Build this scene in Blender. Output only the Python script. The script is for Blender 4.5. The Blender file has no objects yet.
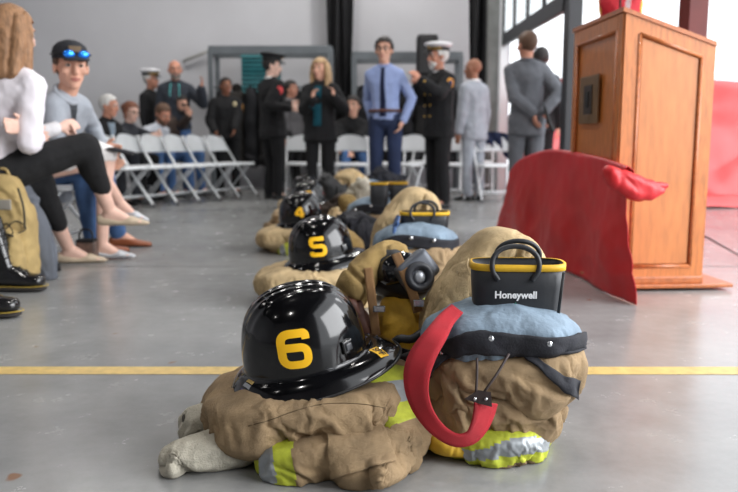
import bpy, bmesh, math, random
from mathutils import Vector as V, Matrix, noise
from mathutils.bvhtree import BVHTree
R = math.radians
SC = bpy.context.scene
COL = SC.collection
# ------------------------------------------------------------------ camera
CH, PITCH, FPX = 0.73, math.atan(105/750), 750.0
cam_d = bpy.data.cameras.new('camera'); cam = bpy.data.objects.new('camera', cam_d); COL.objects.link(cam)
cam.location = (0, 0, CH); cam.rotation_euler = (math.pi/2-PITCH, 0, 0)
cam_d.sensor_width = 23.5; cam_d.lens = 23.5*FPX/738
cam_d.clip_start = 0.05; cam_d.clip_end = 200
cam_d.dof.use_dof = True; cam_d.dof.focus_distance = 1.72; cam_d.dof.aperture_fstop = 2.2
SC.camera = cam
def ray(px, py):
    u, v = (px-369)/FPX, (py-246)/FPX
    return V((u, math.cos(PITCH)-v*math.sin(PITCH), -math.sin(PITCH)-v*math.cos(PITCH)))
def at(px, py, Y):
    d = ray(px, py); return V((0, 0, CH))+d*(Y/d.y)
def onz(px, py, z=0.0):
    d = ray(px, py); return V((0, 0, CH))+d*((z-CH)/d.z)
# ------------------------------------------------------------------ materials
def lin(c):
    return tuple(((x/255)/12.92 if x/255 <= .04045 else ((x/255+.055)/1.055)**2.4) for x in c)+(1,)
MATS = {}
def mat(name, rgb, rough=.8, metal=0., var=.15, vs=6., bump=0., bs=60., coat=0., spec=.5, weave=0., ws=900., trans=0., emit=0., sheen=0., stretch=None, alpha=1., wrinkle=0., wks=9.):
    if name in MATS: return MATS[name]
    m = bpy.data.materials.new(name); m.use_nodes = True
    nt = m.node_tree; N = nt.nodes; L = nt.links
    b = N['Principled BSDF']; c = lin(rgb)
    b.inputs['Roughness'].default_value = rough; b.inputs['Metallic'].default_value = metal
    b.inputs['Coat Weight'].default_value = coat; b.inputs['Coat Roughness'].default_value = .04
    b.inputs['Specular IOR Level'].default_value = spec
    b.inputs['Transmission Weight'].default_value = trans
    b.inputs['Sheen Weight'].default_value = sheen
    b.inputs['Alpha'].default_value = alpha
    tc = N.new('ShaderNodeTexCoord'); src = tc.outputs['Object']
    if stretch:
        mp = N.new('ShaderNodeMapping'); mp.inputs['Scale'].default_value = stretch
        L.new(src, mp.inputs['Vector']); src = mp.outputs['Vector']
    n = N.new('ShaderNodeTexNoise'); n.inputs['Scale'].default_value = vs; n.inputs['Detail'].default_value = 5
    L.new(src, n.inputs['Vector'])
    r = N.new('ShaderNodeValToRGB')
    r.color_ramp.elements[0].position = .3; r.color_ramp.elements[1].position = .7
    r.color_ramp.elements[0].color = tuple(x*(1-var) for x in c[:3])+(1,)
    r.color_ramp.elements[1].color = tuple(min(1, x*(1+var)) for x in c[:3])+(1,)
    L.new(n.outputs['Fac'], r.inputs['Fac']); L.new(r.outputs['Color'], b.inputs['Base Color'])
    if emit:
        L.new(r.outputs['Color'], b.inputs['Emission Color']); b.inputs['Emission Strength'].default_value = emit
    last = None
    if wrinkle:
        n3 = N.new('ShaderNodeTexNoise'); n3.noise_type = 'RIDGED_MULTIFRACTAL'; n3.inputs['Scale'].default_value = wks; n3.inputs['Detail'].default_value = 3; n3.inputs['Distortion'].default_value = .6
        mp3 = N.new('ShaderNodeMapping'); mp3.inputs['Scale'].default_value = (1, 1, 1.7); mp3.inputs['Rotation'].default_value = (.3, .5, .2)
        L.new(tc.outputs['Object'], mp3.inputs['Vector']); L.new(mp3.outputs['Vector'], n3.inputs['Vector'])
        b0 = N.new('ShaderNodeBump'); b0.inputs['Strength'].default_value = wrinkle; b0.inputs['Distance'].default_value = .012
        L.new(n3.outputs['Fac'], b0.inputs['Height']); last = b0
    if bump:
        n2 = N.new('ShaderNodeTexNoise'); n2.inputs['Scale'].default_value = bs; n2.inputs['Detail'].default_value = 6
        L.new(src, n2.inputs['Vector'])
        bm_ = N.new('ShaderNodeBump'); bm_.inputs['Strength'].default_value = bump; bm_.inputs['Distance'].default_value = .01
        L.new(n2.outputs['Fac'], bm_.inputs['Height'])
        if last: L.new(last.outputs['Normal'], bm_.inputs['Normal'])
        last = bm_
    if weave:
        w = N.new('ShaderNodeTexWave'); w.inputs['Scale'].default_value = ws; w.bands_direction = 'DIAGONAL'
        L.new(tc.outputs['Object'], w.inputs['Vector'])
        b2 = N.new('ShaderNodeBump'); b2.inputs['Strength'].default_value = weave; b2.inputs['Distance'].default_value = .001
        L.new(w.outputs['Fac'], b2.inputs['Height'])
        if last: L.new(last.outputs['Normal'], b2.inputs['Normal'])
        last = b2
    if last: L.new(last.outputs['Normal'], b.inputs['Normal'])
    MATS[name] = m
    return m
# ------------------------------------------------------------------ objects
XF = {}
def root(name, label, cat, loc=(0, 0, 0), rz=0., group=None):
    o = bpy.data.objects.new(name, None); COL.objects.link(o)
    o.location = loc; o.rotation_euler = (0, 0, rz); o.empty_display_size = .05
    XF[o.name] = Matrix.Translation(V(loc)) @ Matrix.Rotation(rz, 4, 'Z')
    tag(o, label, cat, group); return o
def tag(o, label, cat, group=None):
    o['label'] = label; o['category'] = cat
    if group: o['group'] = group
    return o
def link(name, me, mats, parent=None, world=False, smooth=True, label=None):
    o = bpy.data.objects.new(name, me); COL.objects.link(o)
    if not isinstance(mats, (list, tuple)): mats = [mats]
    if len(me.materials): me.materials.clear()
    for m in mats: me.materials.append(m)
    if parent:
        if world: 
            p = parent; M = Matrix.Identity(4)
            while p is not None and p.name not in XF: p = p.parent
            if p is not None: me.transform(XF[p.name].inverted())
        o.parent = parent
    if smooth: me.polygons.foreach_set('use_smooth', [True]*len(me.polygons))
    if label: o['label'] = label
    return o
def basis(R_, F_, U_):
    return Matrix((R_, F_, U_)).transposed()
def frame(d, up=V((0, 0, 1))):
    d = d.normalized(); r = d.cross(up)
    if r.length < 1e-4: r = d.cross(V((0, 1, 0)))
    r.normalize(); u = r.cross(d); return r, d, u
_ico = None
def ico():
    global _ico
    if _ico is None:
        b = bmesh.new(); bmesh.ops.create_icosphere(b, subdivisions=2, radius=1)
        _ico = [v.co.copy() for v in b.verts]; b.free()
    return _ico
def ellpts(c, r, M=None):
    if not isinstance(r, (tuple, list, V)): r = (r, r, r)
    out = []
    for p in ico():
        q = V((p.x*r[0], p.y*r[1], p.z*r[2]))
        out.append(V(c)+((M @ q) if M else q))
    return out
class MB:
    def __init__(s): s.bm = bmesh.new()
    def pts_hull(s, pts):
        b = bmesh.new()
        vs = [b.verts.new(p) for p in pts]
        r = bmesh.ops.convex_hull(b, input=vs)
        junk = [e for e in r['geom_interior']+r['geom_unused'] if isinstance(e, bmesh.types.BMVert)]
        bmesh.ops.delete(b, geom=list(set(junk)), context='VERTS')
        bmesh.ops.recalc_face_normals(b, faces=b.faces)
        me = bpy.data.meshes.new('t'); b.to_mesh(me); b.free(); s.bm.from_mesh(me); bpy.data.meshes.remove(me)
        return s
    def hull(s, items):
        pts = []
        for it in items: pts += ellpts(*it)
        return s.pts_hull(pts)
    def ell(s, c, r, M=None): return s.hull([(c, r, M)])
    def cap(s, p, q, r1, r2=None): return s.hull([(p, r1), (q, r1 if r2 is None else r2)])
    def chain(s, pts, rs):
        for i in range(len(pts)-1): s.cap(pts[i], pts[i+1], rs[i], rs[i+1])
        return s
    def box(s, c, size, M=None, bev=0., seg=2):
        b = bmesh.new(); bmesh.ops.create_cube(b, size=1)
        for v in b.verts: v.co = V((v.co.x*size[0], v.co.y*size[1], v.co.z*size[2]))
        if bev: bmesh.ops.bevel(b, geom=list(b.edges), offset=bev, segments=seg, affect='EDGES', profile=.6)
        for v in b.verts: v.co = V(c)+((M @ v.co) if M else v.co)
        me = bpy.data.meshes.new('t'); b.to_mesh(me); b.free(); s.bm.from_mesh(me); bpy.data.meshes.remove(me)
        return s
    def tube(s, pts, r, n=10, closed=False, flat=None):
        pts = [V(p) for p in pts]; k = len(pts); rings = []
        pr = None
        for i, p in enumerate(pts):
            a = pts[(i-1) % k] if (closed or i) else p; c = pts[(i+1) % k] if (closed or i < k-1) else p
            t = (c-a).normalized()
            if pr is None:
                x = t.cross(V((0, 0, 1)))
                if x.length < .05: x = t.cross(V((1, 0, 0)))
            else:
                x = pr-t*pr.dot(t)
            x.normalize(); pr = x; y = t.cross(x)
            ri = r[i] if isinstance(r, (list, tuple)) else r
            rings.append([s.bm.verts.new(p+x*ri*math.cos(2*math.pi*j/n)+y*ri*math.sin(2*math.pi*j/n)) for j in range(n)])
        m = k if closed else k-1
        for i in range(m):
            A, B = rings[i], rings[(i+1) % k]
            for j in range(n): s.bm.faces.new((A[j], A[(j+1) % n], B[(j+1) % n], B[j]))
        if not closed:
            s.bm.faces.new(list(reversed(rings[0]))); s.bm.faces.new(rings[-1])
        return s
    def ribbon(s, pts, wds, w, th=.003):
        """flat band: pts centre line, wds width direction per point"""
        pts = [V(p) for p in pts]; k = len(pts); rings = []
        for i, p in enumerate(pts):
            t = (pts[min(k-1, i+1)]-pts[max(0, i-1)]).normalized()
            d = V(wds[i]); d = (d-t*d.dot(t)).normalized(); n = t.cross(d)
            ww = w[i] if isinstance(w, (list, tuple)) else w
            rings.append([s.bm.verts.new(p+d*a*ww/2+n*b*th/2) for a, b in ((-1, -1), (-.5, -1), (0, -1), (.5, -1), (1, -1), (1, 1), (.5, 1), (0, 1), (-.5, 1), (-1, 1))])
        for i in range(k-1):
            A, B = rings[i], rings[i+1]; n = len(A)
            for j in range(n): s.bm.faces.new((A[j], A[(j+1) % n], B[(j+1) % n], B[j]))
        s.bm.faces.new(list(reversed(rings[0]))); s.bm.faces.new(rings[-1])
        return s
    def rings(s, rgs, n=28, capped=True):
        """rgs: list of (centre V, ax V, ay V)"""
        rr = []
        for c, ax, ay in rgs:
            rr.append([s.bm.verts.new(c+ax*math.cos(2*math.pi*j/n)+ay*math.sin(2*math.pi*j/n)) for j in range(n)])
        for A, B in zip(rr, rr[1:]):
            for j in range(n): s.bm.faces.new((A[j], A[(j+1) % n], B[(j+1) % n], B[j]))
        if capped:
            s.bm.faces.new(list(reversed(rr[0]))); s.bm.faces.new(rr[-1])
        return s
    def mesh(s, voxel=None, smooth=4, disp=0., dscale=.1, recalc=True):
        if recalc: bmesh.ops.recalc_face_normals(s.bm, faces=s.bm.faces)
        me = bpy.data.meshes.new('m'); s.bm.to_mesh(me); s.bm.free()
        if voxel:
            o = bpy.data.objects.new('tmp', me); COL.objects.link(o)
            m = o.modifiers.new('r', 'REMESH'); m.mode = 'VOXEL'; m.voxel_size = voxel
            if smooth:
                m = o.modifiers.new('s', 'SMOOTH'); m.factor = .5; m.iterations = smooth
            if disp:
                t = bpy.data.textures.new('t', 'CLOUDS'); t.noise_scale = dscale; t.noise_depth = 2
                m = o.modifiers.new('d', 'DISPLACE'); m.texture = t; m.strength = disp; m.mid_level = .5; m.texture_coords = 'LOCAL'
            dg = bpy.context.evaluated_depsgraph_get()
            me2 = bpy.data.meshes.new_from_object(o.evaluated_get(dg))
            bpy.data.objects.remove(o); bpy.data.meshes.remove(me); me = me2
        return me
    def build(s, name, mats, parent=None, voxel=None, smooth=4, disp=0., dscale=.1, world=False, sm=True, label=None):
        return link(name, s.mesh(voxel, smooth, disp, dscale), mats, parent, world, sm, label)
def edge_smooth(o, ang=35):
    me = o.data
    b = bmesh.new(); b.from_mesh(me)
    for e in b.edges:
        if len(e.link_faces) == 2 and e.calc_face_angle(0) > R(ang): e.smooth = False
    b.to_mesh(me); b.free(); return o
def cr(vals, n):
    """catmull-rom resample of a list of floats/vectors to n values"""
    k = len(vals); out = []
    for i in range(n):
        t = i/(n-1)*(k-1); a = min(int(t), k-2); f = t-a
        p1, p2 = vals[a], vals[a+1]; p0 = vals[a-1] if a else p1*2-p2; p3 = vals[a+2] if a+2 < k else p2*2-p1
        out.append((p1*2+(p2-p0)*f+(p0*2-p1*5+p2*4-p3)*f*f+(p1*3-p0-p2*3+p3)*f*f*f)*.5)
    return out
def ridged(p):
    return 1-2*abs(noise.noise(p))
def loft(name, secs, mats, parent=None, nu=72, nv=90, wr=(.006, (3, 3, 9)), fine=(.0025, 38), seed=0, colorfn=None, caps=(True, True), world=True, floor=True, label=None, T=V((0, 0, 0))):
    """cloth lump lofted through superellipse sections (P, A, B, exponent)"""
    P = cr([V(s[0])+T for s in secs], nv); A = cr([V(s[1]) for s in secs], nv); B = cr([V(s[2]) for s in secs], nv)
    E = cr([float(s[3]) for s in secs], nv)
    rings = []
    def cap(i, j):
        t = (P[i]-P[j]).normalized(); L = min(A[i].length, B[i].length)*.9; o = []
        for k in range(1, 7):
            a = k/6*math.pi/2*.97; o.append((P[i]+t*L*math.sin(a), A[i]*math.cos(a), B[i]*math.cos(a), E[i]))
        return o
    seq = list(zip(P, A, B, E))
    if caps[0]: seq = list(reversed(cap(0, 1)))+seq
    if caps[1]: seq = seq+cap(nv-1, nv-2)
    bm = bmesh.new(); sg = lambda x: 1 if x >= 0 else -1
    for p, a, b, e in seq:
        rg = []
        for j in range(nu):
            w = 2*math.pi*j/nu; c, s = math.cos(w), math.sin(w)
            rg.append(bm.verts.new(p+a*sg(c)*abs(c)**(2/e)+b*sg(s)*abs(s)**(2/e)))
        rings.append(rg)
    fs = []
    for i in range(len(rings)-1):
        for j in range(nu):
            fs.append((bm.faces.new((rings[i][j], rings[i][(j+1) % nu], rings[i+1][(j+1) % nu], rings[i+1][j])), j/nu, i/(len(rings)-1)))
    if caps[0]: bm.faces.new(list(reversed(rings[0])))
    if caps[1]: bm.faces.new(rings[-1])
    bmesh.ops.recalc_face_normals(bm, faces=bm.faces)
    bm.normal_update()
    so = V((seed*3.7, seed*1.3, seed*2.1)); f = V(wr[1])
    for v in bm.verts:
        q = v.co-T
        w_ = V((noise.noise(q*4+so), noise.noise(q*4+so+V((7, 3, 1))), 0))*.04
        qq = q+w_
        n1 = noise.noise(V((qq.x*f.x+qq.z*f.z*.25, qq.y*f.y, qq.z*f.z))+so)
        n2 = noise.noise(V((qq.x*f.x*1.5+qq.z*f.z*.9, qq.y*f.y*1.5, qq.z*f.z*.8-qq.x*f.x*.9))+so*2)
        m1 = min(1, max(0, .5+2.2*noise.noise(q*5+so*3))); m2 = min(1, max(0, .35+2.2*noise.noise(q*6.5+so*4)))
        d = wr[0]*(1.1*noise.noise(V((q.x*4.5, q.y*5, q.z*9))+so)+.3-1.15*math.exp(-(n1/.085)**2)*m1+.5*math.exp(-((abs(n1)-.2)/.1)**2)*m1-.95*math.exp(-(n2/.075)**2)*m2+.35*math.exp(-((abs(n2)-.17)/.09)**2)*m2)
        d += fine[0]*noise.noise(q*fine[1]+so)
        v.co = v.co+v.normal*d
        if floor and v.co.z < .002: v.co.z = .002
    if colorfn:
        for fc, u, vv in fs: fc.material_index = colorfn(fc.calc_center_median()-T, u, vv)
    me = bpy.data.meshes.new(name); bm.to_mesh(me); bm.free()
    return link(name, me, mats, parent, world, True, label)
SIMC = {}
def sim_loft(name, secs, mats, parent=None, nu=84, nv=84, inset=.012, shr=.2, bend=.12, grav=.25, frames=28, seed=0, wr=(.009, (3, 4, 9)), fine=(.001, 40), colorfn=None, label=None, T=V((0, 0, 0)), key=None):
    """garment fold: slack cloth settled over a firm core, so it creases like real fabric"""
    k = key or name
    if k not in SIMC:
        o = loft(name, secs, [TAN], None, nu=nu, nv=nv, wr=wr, fine=fine, seed=seed, colorfn=None)
        fl = []
        if colorfn:                                    # trim colours go with the cloth: set on the uncreased shape
            tmp = loft('tmp', secs, [TAN], None, nu=nu, nv=nv, wr=(0, wr[1]), fine=(0, 1), seed=seed, colorfn=colorfn)
            fl = [f.material_index for f in tmp.data.polygons]; me = tmp.data; bpy.data.objects.remove(tmp); bpy.data.meshes.remove(me)
        got = None
        if not got:
            core = loft('core', [(p, a*(1-inset/a.length), b*(1-inset/b.length), e) for p, a, b, e in secs], [TAN], None, nu=40, nv=44, wr=(wr[0]*1.1, wr[1]), fine=(0, 1), seed=seed)
            col = bpy.data.collections.new('settle'); col.objects.link(core)
            core.modifiers.new('c', 'COLLISION'); core.collision.thickness_outer = .004; core.collision.cloth_friction = 60
            m = o.modifiers.new('c', 'CLOTH'); st = m.settings
            st.quality = 5; st.mass = .15; st.tension_stiffness = 25; st.compression_stiffness = 25; st.shear_stiffness = 8; st.bending_stiffness = bend
            st.tension_damping = 5; st.compression_damping = 5; st.shear_damping = 5; st.bending_damping = .5; st.air_damping = 2
            st.shrink_min = -shr; st.shrink_max = -shr; st.effector_weights.gravity = grav
            m.collision_settings.collection = col; m.collision_settings.distance_min = .003; m.collision_settings.collision_quality = 3
            m.point_cache.frame_start = 1; m.point_cache.frame_end = frames+2
            for f in range(1, frames+1): SC.frame_set(f)
            me = bpy.data.meshes.new_from_object(o.evaluated_get(bpy.context.evaluated_depsgraph_get()))
            SC.frame_set(1)
            bpy.data.objects.remove(core); bpy.data.collections.remove(col)
        bpy.data.objects.remove(o)
        b = bmesh.new(); b.from_mesh(me)
        for v in b.verts: v.co.z = max(.002, v.co.z)
        b.to_mesh(me); b.free()
        if fl: me.polygons.foreach_set('material_index', fl)
        SIMC[k] = me
    base = SIMC[k]; me = base.copy(); me.name = name
    if seed and T.length > .01:
        c = sum((v.co for v in base.vertices), V())/len(base.vertices)
        me.transform(Matrix.Translation(V((c.x, c.y, 0))) @ Matrix.Rotation(R((seed*37 % 17)-8), 4, 'Z') @ Matrix.Scale(1+((seed*13) % 9-4)*.012, 4) @ Matrix.Translation(V((-c.x, -c.y, 0))))
    me.transform(Matrix.Translation(T))
    idx = [0]*len(me.polygons); me.polygons.foreach_get('material_index', idx)
    o = link(name, me, mats, parent, True, True, label)
    me.polygons.foreach_set('material_index', [i if i < len(mats) else 0 for i in idx]); return o
def bvh_of(o):
    me = o.data; p = o.parent; M = Matrix.Identity(4)
    while p is not None and p.name not in XF: p = p.parent
    if p is not None: M = XF[p.name]
    return BVHTree.FromPolygons([M @ v.co for v in me.vertices], [tuple(f.vertices) for f in me.polygons])
def text_mesh(s, size, bold=.0, res=3):
    cu = bpy.data.curves.new('txt', 'FONT'); cu.body = s; cu.size = size; cu.offset = bold; cu.align_x = 'CENTER'; cu.align_y = 'CENTER'; cu.resolution_u = res
    o = bpy.data.objects.new('txt', cu); COL.objects.link(o)
    me = bpy.data.meshes.new_from_object(o.evaluated_get(bpy.context.evaluated_depsgraph_get()))
    bpy.data.objects.remove(o); bpy.data.curves.remove(cu); return me
def patch(name, bvs, topx, botx, m, parent, n=60, k=8, off=.004, th=.004, label=None, T=V((0, 0, 0))):
    """cloth strip lying on surfaces, between two edge lines"""
    A = cr([V((x, y, 0)) for x, y in topx], n); B = cr([V((x, y, 0)) for x, y in botx], n); bm = bmesh.new(); g = []
    for a, b in zip(A, B):
        row = []
        for j in range(k+1):
            q = a.lerp(b, j/k); d = ray(q.x, q.y).normalized(); best = None
            for bv in bvs:
                h, nn, _, ds = bv.ray_cast(V((0, 0, CH))+T*0, d)
                if h is not None and (best is None or ds < best[2]): best = (h, nn if nn.dot(d) < 0 else -nn, ds)
            row.append(best[0]+best[1]*off if best else None)
        g.append(row)
    for row in g:                      # smooth along the strip so it bridges small creases
        pass
    for _ in range(3):
        for j in range(k+1):
            for i in range(1, n-1):
                if g[i][j] is not None and g[i-1][j] is not None and g[i+1][j] is not None: g[i][j] = g[i][j]*.5+(g[i-1][j]+g[i+1][j])*.25
    vs = [[bm.verts.new(p) if p is not None else None for p in row] for row in g]
    for X, Y in zip(vs, vs[1:]):
        for j in range(k):
            q = (X[j], X[j+1], Y[j+1], Y[j])
            if all(q) and max((q[0].co-q[2].co).length, (q[1].co-q[3].co).length) < .06: bm.faces.new(q)
    for v in [v for v in bm.verts if not v.link_faces]: bm.verts.remove(v)
    bmesh.ops.recalc_face_normals(bm, faces=bm.faces)
    if bm.faces and sum(f.normal.y for f in bm.faces) > 0: bmesh.ops.reverse_faces(bm, faces=bm.faces)
    me = bpy.data.meshes.new(name); bm.to_mesh(me); bm.free(); o = link(name, me, m, parent, True, True, label)
    sm = o.modifiers.new('s', 'SOLIDIFY'); sm.thickness = th; sm.offset = 0; return o
# ------------------------------------------------------------------ palette
TAN = mat('tan_turnout_cloth', (154, 130, 98), .9, var=.28, vs=14, bump=.25, bs=140, weave=.5, ws=700, wrinkle=.34, wks=7)
TAN2 = mat('tan_turnout_cloth_dusty', (190, 166, 126), .9, var=.25, vs=12, bump=.25, bs=140, weave=.4, ws=700, wrinkle=.34, wks=7)
OLIVE = mat('mustard_tan_cloth', (150, 124, 74), .9, var=.25, vs=12, bump=.25, bs=120, weave=.4, ws=700, wrinkle=.34, wks=7)
LIME = mat('lime_reflective_trim', (182, 190, 56), .6, var=.25, vs=30, bump=.1, bs=200)
SILV = mat('silver_reflective_trim', (150, 155, 158), .4, .3, var=.15, vs=40)
KNIT = mat('pale_knit', (188, 182, 166), .95, var=.15, vs=25, bump=.4, bs=220)
NAVY = mat('navy_black_canvas', (32, 33, 40), .85, var=.3, vs=25, bump=.2, bs=200)
QUILT = mat('blue_grey_quilted_liner', (124, 142, 158), .85, var=.2, vs=16, bump=.35, bs=60)
BLUE = mat('denim_blue_lining', (64, 92, 138), .85, var=.2, vs=16, bump=.2, bs=80)
REDW = mat('red_webbing', (178, 26, 40), .75, var=.12, vs=20, weave=.6, ws=500)
RUBB = mat('black_rubber', (40, 42, 46), .5, var=.2, vs=10, bump=.06, bs=90)
YRIM = mat('yellow_rim', (224, 176, 34), .55, var=.12, vs=30)
HELM = mat('glossy_black_helmet', (10, 10, 12), .13, var=.2, vs=5, coat=.25, spec=.42, bump=.02, bs=25)
YNUM = mat('yellow_vinyl', (248, 190, 18), .5, var=.04)
BLK = mat('black_ink', (14, 14, 15), .6)
LEATH = mat('dark_brown_leather', (46, 32, 30), .6, var=.2, vs=20, bump=.2, bs=90)
STRAP = mat('tan_webbing_strap', (140, 104, 66), .85, var=.2, vs=20, weave=.5, ws=500)
STEEL = mat('bright_steel', (205, 208, 212), .25, 1., var=.05)
DKPL = mat('dark_grey_plastic', (46, 48, 54), .45, var=.15)
VISOR = mat('smoky_visor', (30, 32, 36), .08, var=.1, coat=.6)
YPCH = mat('mustard_yellow_leather', (206, 162, 50), .7, var=.3, vs=14, bump=.25, bs=60)
WHITE = mat('white_text', (236, 236, 236), .6, var=.02)
TEAL = mat('teal_mark', (58, 128, 112), .6, var=.05)
# ================================================================== SETTING
def struct(o): o['kind'] = 'structure'; return o
def quad(name, pts, m):
    bm = bmesh.new(); bm.faces.new([bm.verts.new(V(p)) for p in pts])
    me = bpy.data.meshes.new(name); bm.to_mesh(me); bm.free(); return struct(link(name, me, m, smooth=False))
def sbox(name, lo, hi, m, bev=0.):
    lo, hi = V(lo), V(hi); b = MB(); b.box((lo+hi)/2, hi-lo, bev=bev)
    return struct(b.build(name, m, sm=False))
# polished concrete
def concrete():
    m = bpy.data.materials.new('polished_concrete'); m.use_nodes = True
    nt = m.node_tree; N = nt.nodes; L = nt.links; b = N['Principled BSDF']
    tc = N.new('ShaderNodeTexCoord')
    def nz(sc, det, rough=.6):
        n = N.new('ShaderNodeTexNoise'); n.inputs['Scale'].default_value = sc; n.inputs['Detail'].default_value = det; n.inputs['Roughness'].default_value = rough
        L.new(tc.outputs['Object'], n.inputs['Vector']); return n
    n1, n2, n3 = nz(.9, 6), nz(7, 8, .7), nz(120, 3)
    r1 = N.new('ShaderNodeValToRGB'); r1.color_ramp.elements[0].position = .3; r1.color_ramp.elements[1].position = .72
    r1.color_ramp.elements[0].color = lin((126, 127, 127)); r1.color_ramp.elements[1].color = lin((162, 162, 160))
    L.new(n1.outputs['Fac'], r1.inputs['Fac'])
    mx = N.new('ShaderNodeMix'); mx.data_type = 'RGBA'; mx.blend_type = 'MULTIPLY'; mx.inputs[0].default_value = .9
    r2 = N.new('ShaderNodeValToRGB'); r2.color_ramp.elements[0].position = .3; r2.color_ramp.elements[1].position = .62
    r2.color_ramp.elements[0].color = (.78, .78, .78, 1); r2.color_ramp.elements[1].color = (1, 1, 1, 1)
    L.new(n2.outputs['Fac'], r2.inputs['Fac']); L.new(r1.outputs['Color'], mx.inputs[6]); L.new(r2.outputs['Color'], mx.inputs[7])
    # rust specks
    vo = nz(5.5, 2); r3 = N.new('ShaderNodeValToRGB'); r3.color_ramp.elements[0].position = .72; r3.color_ramp.elements[1].position = .75
    L.new(vo.outputs['Fac'], r3.inputs['Fac'])
    m2 = N.new('ShaderNodeMix'); m2.data_type = 'RGBA'; L.new(r3.outputs['Color'], m2.inputs[0])
    L.new(mx.outputs[2], m2.inputs[6]); m2.inputs[7].default_value = lin((128, 96, 74))
    L.new(m2.outputs[2], b.inputs['Base Color'])
    rr = N.new('ShaderNodeMapRange'); rr.inputs['To Min'].default_value = .16; rr.inputs['To Max'].default_value = .34
    L.new(n2.outputs['Fac'], rr.inputs['Value']); L.new(rr.outputs['Result'], b.inputs['Roughness'])
    bp = N.new('ShaderNodeBump'); bp.inputs['Strength'].default_value = .05; bp.inputs['Distance'].default_value = .004
    L.new(n3.outputs['Fac'], bp.inputs['Height']); L.new(bp.outputs['Normal'], b.inputs['Normal'])
    return m
FLOOR = concrete()
WALLM = mat('painted_block_wall', (190, 190, 194), .85, var=.04, vs=1.5, bump=.04, bs=40)
CEILM = mat('dark_deck_ceiling', (52, 53, 56), .9, var=.2)
FRAMEM = mat('dark_door_frame', (40, 42, 46), .5, var=.1)
APRON = mat('bright_apron_concrete', (205, 200, 196), .8, var=.08, vs=3)
quad('floor', [(-7, -6, 0), (2.35, -6, 0), (2.35, 13, 0), (-7, 13, 0)], FLOOR)
quad('floor_right', [(2.35, -6, 0), (14, -6, 0), (14, 24, 0), (2.35, 24, 0)], FLOOR)
BY = 12.0
sbox('wall_back', (-7, BY, 0), (2.2, BY+.2, 5.2), WALLM)
sbox('wall_left', (-7.2, -6, 0), (-7, BY+.2, 5.2), WALLM)
sbox('wall_rear', (-7, -6.2, 0), (2.2, -6, 5.2), WALLM)
sbox('ceiling', (-7.2, -6.2, 5.2), (2.5, BY+.2, 5.3), CEILM)
sbox('wall_right', (2.15, -6, 3.9), (2.35, BY+.2, 5.2), WALLM)
sbox('wall_reflection_block', (2.18, -6, 0), (2.32, -1.2, 3.9), WALLM)  # unseen panel added beside the camera to darken the helmet reflection
# painted line and floor joints
YL = mat('yellow_floor_paint', (206, 176, 108), .45, var=.18, vs=30)
quad('trim_1', [(-7, 2.295, .0012), (2.3, 2.285, .0012), (2.3, 2.365, .0012), (-7, 2.375, .0012)], YL)
JT = mat('floor_joint', (92, 92, 92), .8)
quad('trim_2', [(-7, 4.34, .001), (2.3, 4.34, .001), (2.3, 4.352, .001), (-7, 4.352, .001)], JT)
a, b_ = onz(706, 236), onz(738, 254)
quad('trim_3', [a, b_+(b_-a)*2, b_+(b_-a)*2+V((0, .02, 0)), a+V((-.02, .03, 0))], JT)
# door posts along the open right side
REDSTEEL = mat('red_brown_steel', (92, 30, 26), .6, var=.15)
WPAINT = mat('white_painted_steel', (222, 226, 228), .4, var=.04)
p = at(573, 20, 7.0)
sbox('trim_4', (p.x-.06, 6.9, 0), (p.x+.06, 7.1, 3.9), FRAMEM)
p = at(694, 20, 4.85)
sbox('trim_5', (p.x-.058, 4.78, 0), (p.x+.058, 4.95, 3.9), REDSTEEL)
p = at(502.5, 100, 10.9)
sbox('trim_6', (p.x-.05, 10.85, 0), (p.x+.055, 10.95, 3.9), WPAINT)
sbox('trim_7', (p.x-.2, 10.98, 0), (p.x-.055, 11.2, 4.6), mat('grey_column', (120, 122, 120), .7))
# raised sectional glass door between the posts
def door_member(bm, a, c, hz, dz):
    d = (c-a); r, f, u = frame(d)
    bm.box((a+c)/2, (dz, d.length, hz), basis(r, f, u), bev=.004)
a0, a1 = at(504, 40, 10.85), at(566, 2, 7.1)
dr = bpy.data.objects.new('door_1', None); COL.objects.link(dr); struct(dr); XF['door_1'] = Matrix.Identity(4)
up = V((0, 0, 1))
m_ = MB(); door_member(m_, a0, a1, .16, .06); m_.build('bottom_rail', FRAMEM, dr, world=True, sm=False)
m_ = MB(); door_member(m_, a0+up*.62, a1+up*.62, .09, .05); m_.build('middle_rail', FRAMEM, dr, world=True, sm=False)
m_ = MB()
for k in range(5):
    q = a0.lerp(a1, k/4); m_.box(q+up*.6, (.06, .06, 1.2))
m_.build('stile', FRAMEM, dr, world=True, sm=False)
bm = bmesh.new(); bm.faces.new([bm.verts.new(x) for x in (a0, a1, a1+up*1.2, a0+up*1.2)])
me = bpy.data.meshes.new('pane'); bm.to_mesh(me); bm.free()
link('pane', me, mat('door_glass', (235, 240, 240), .05, trans=.9, var=.02), dr, True, False)
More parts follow.
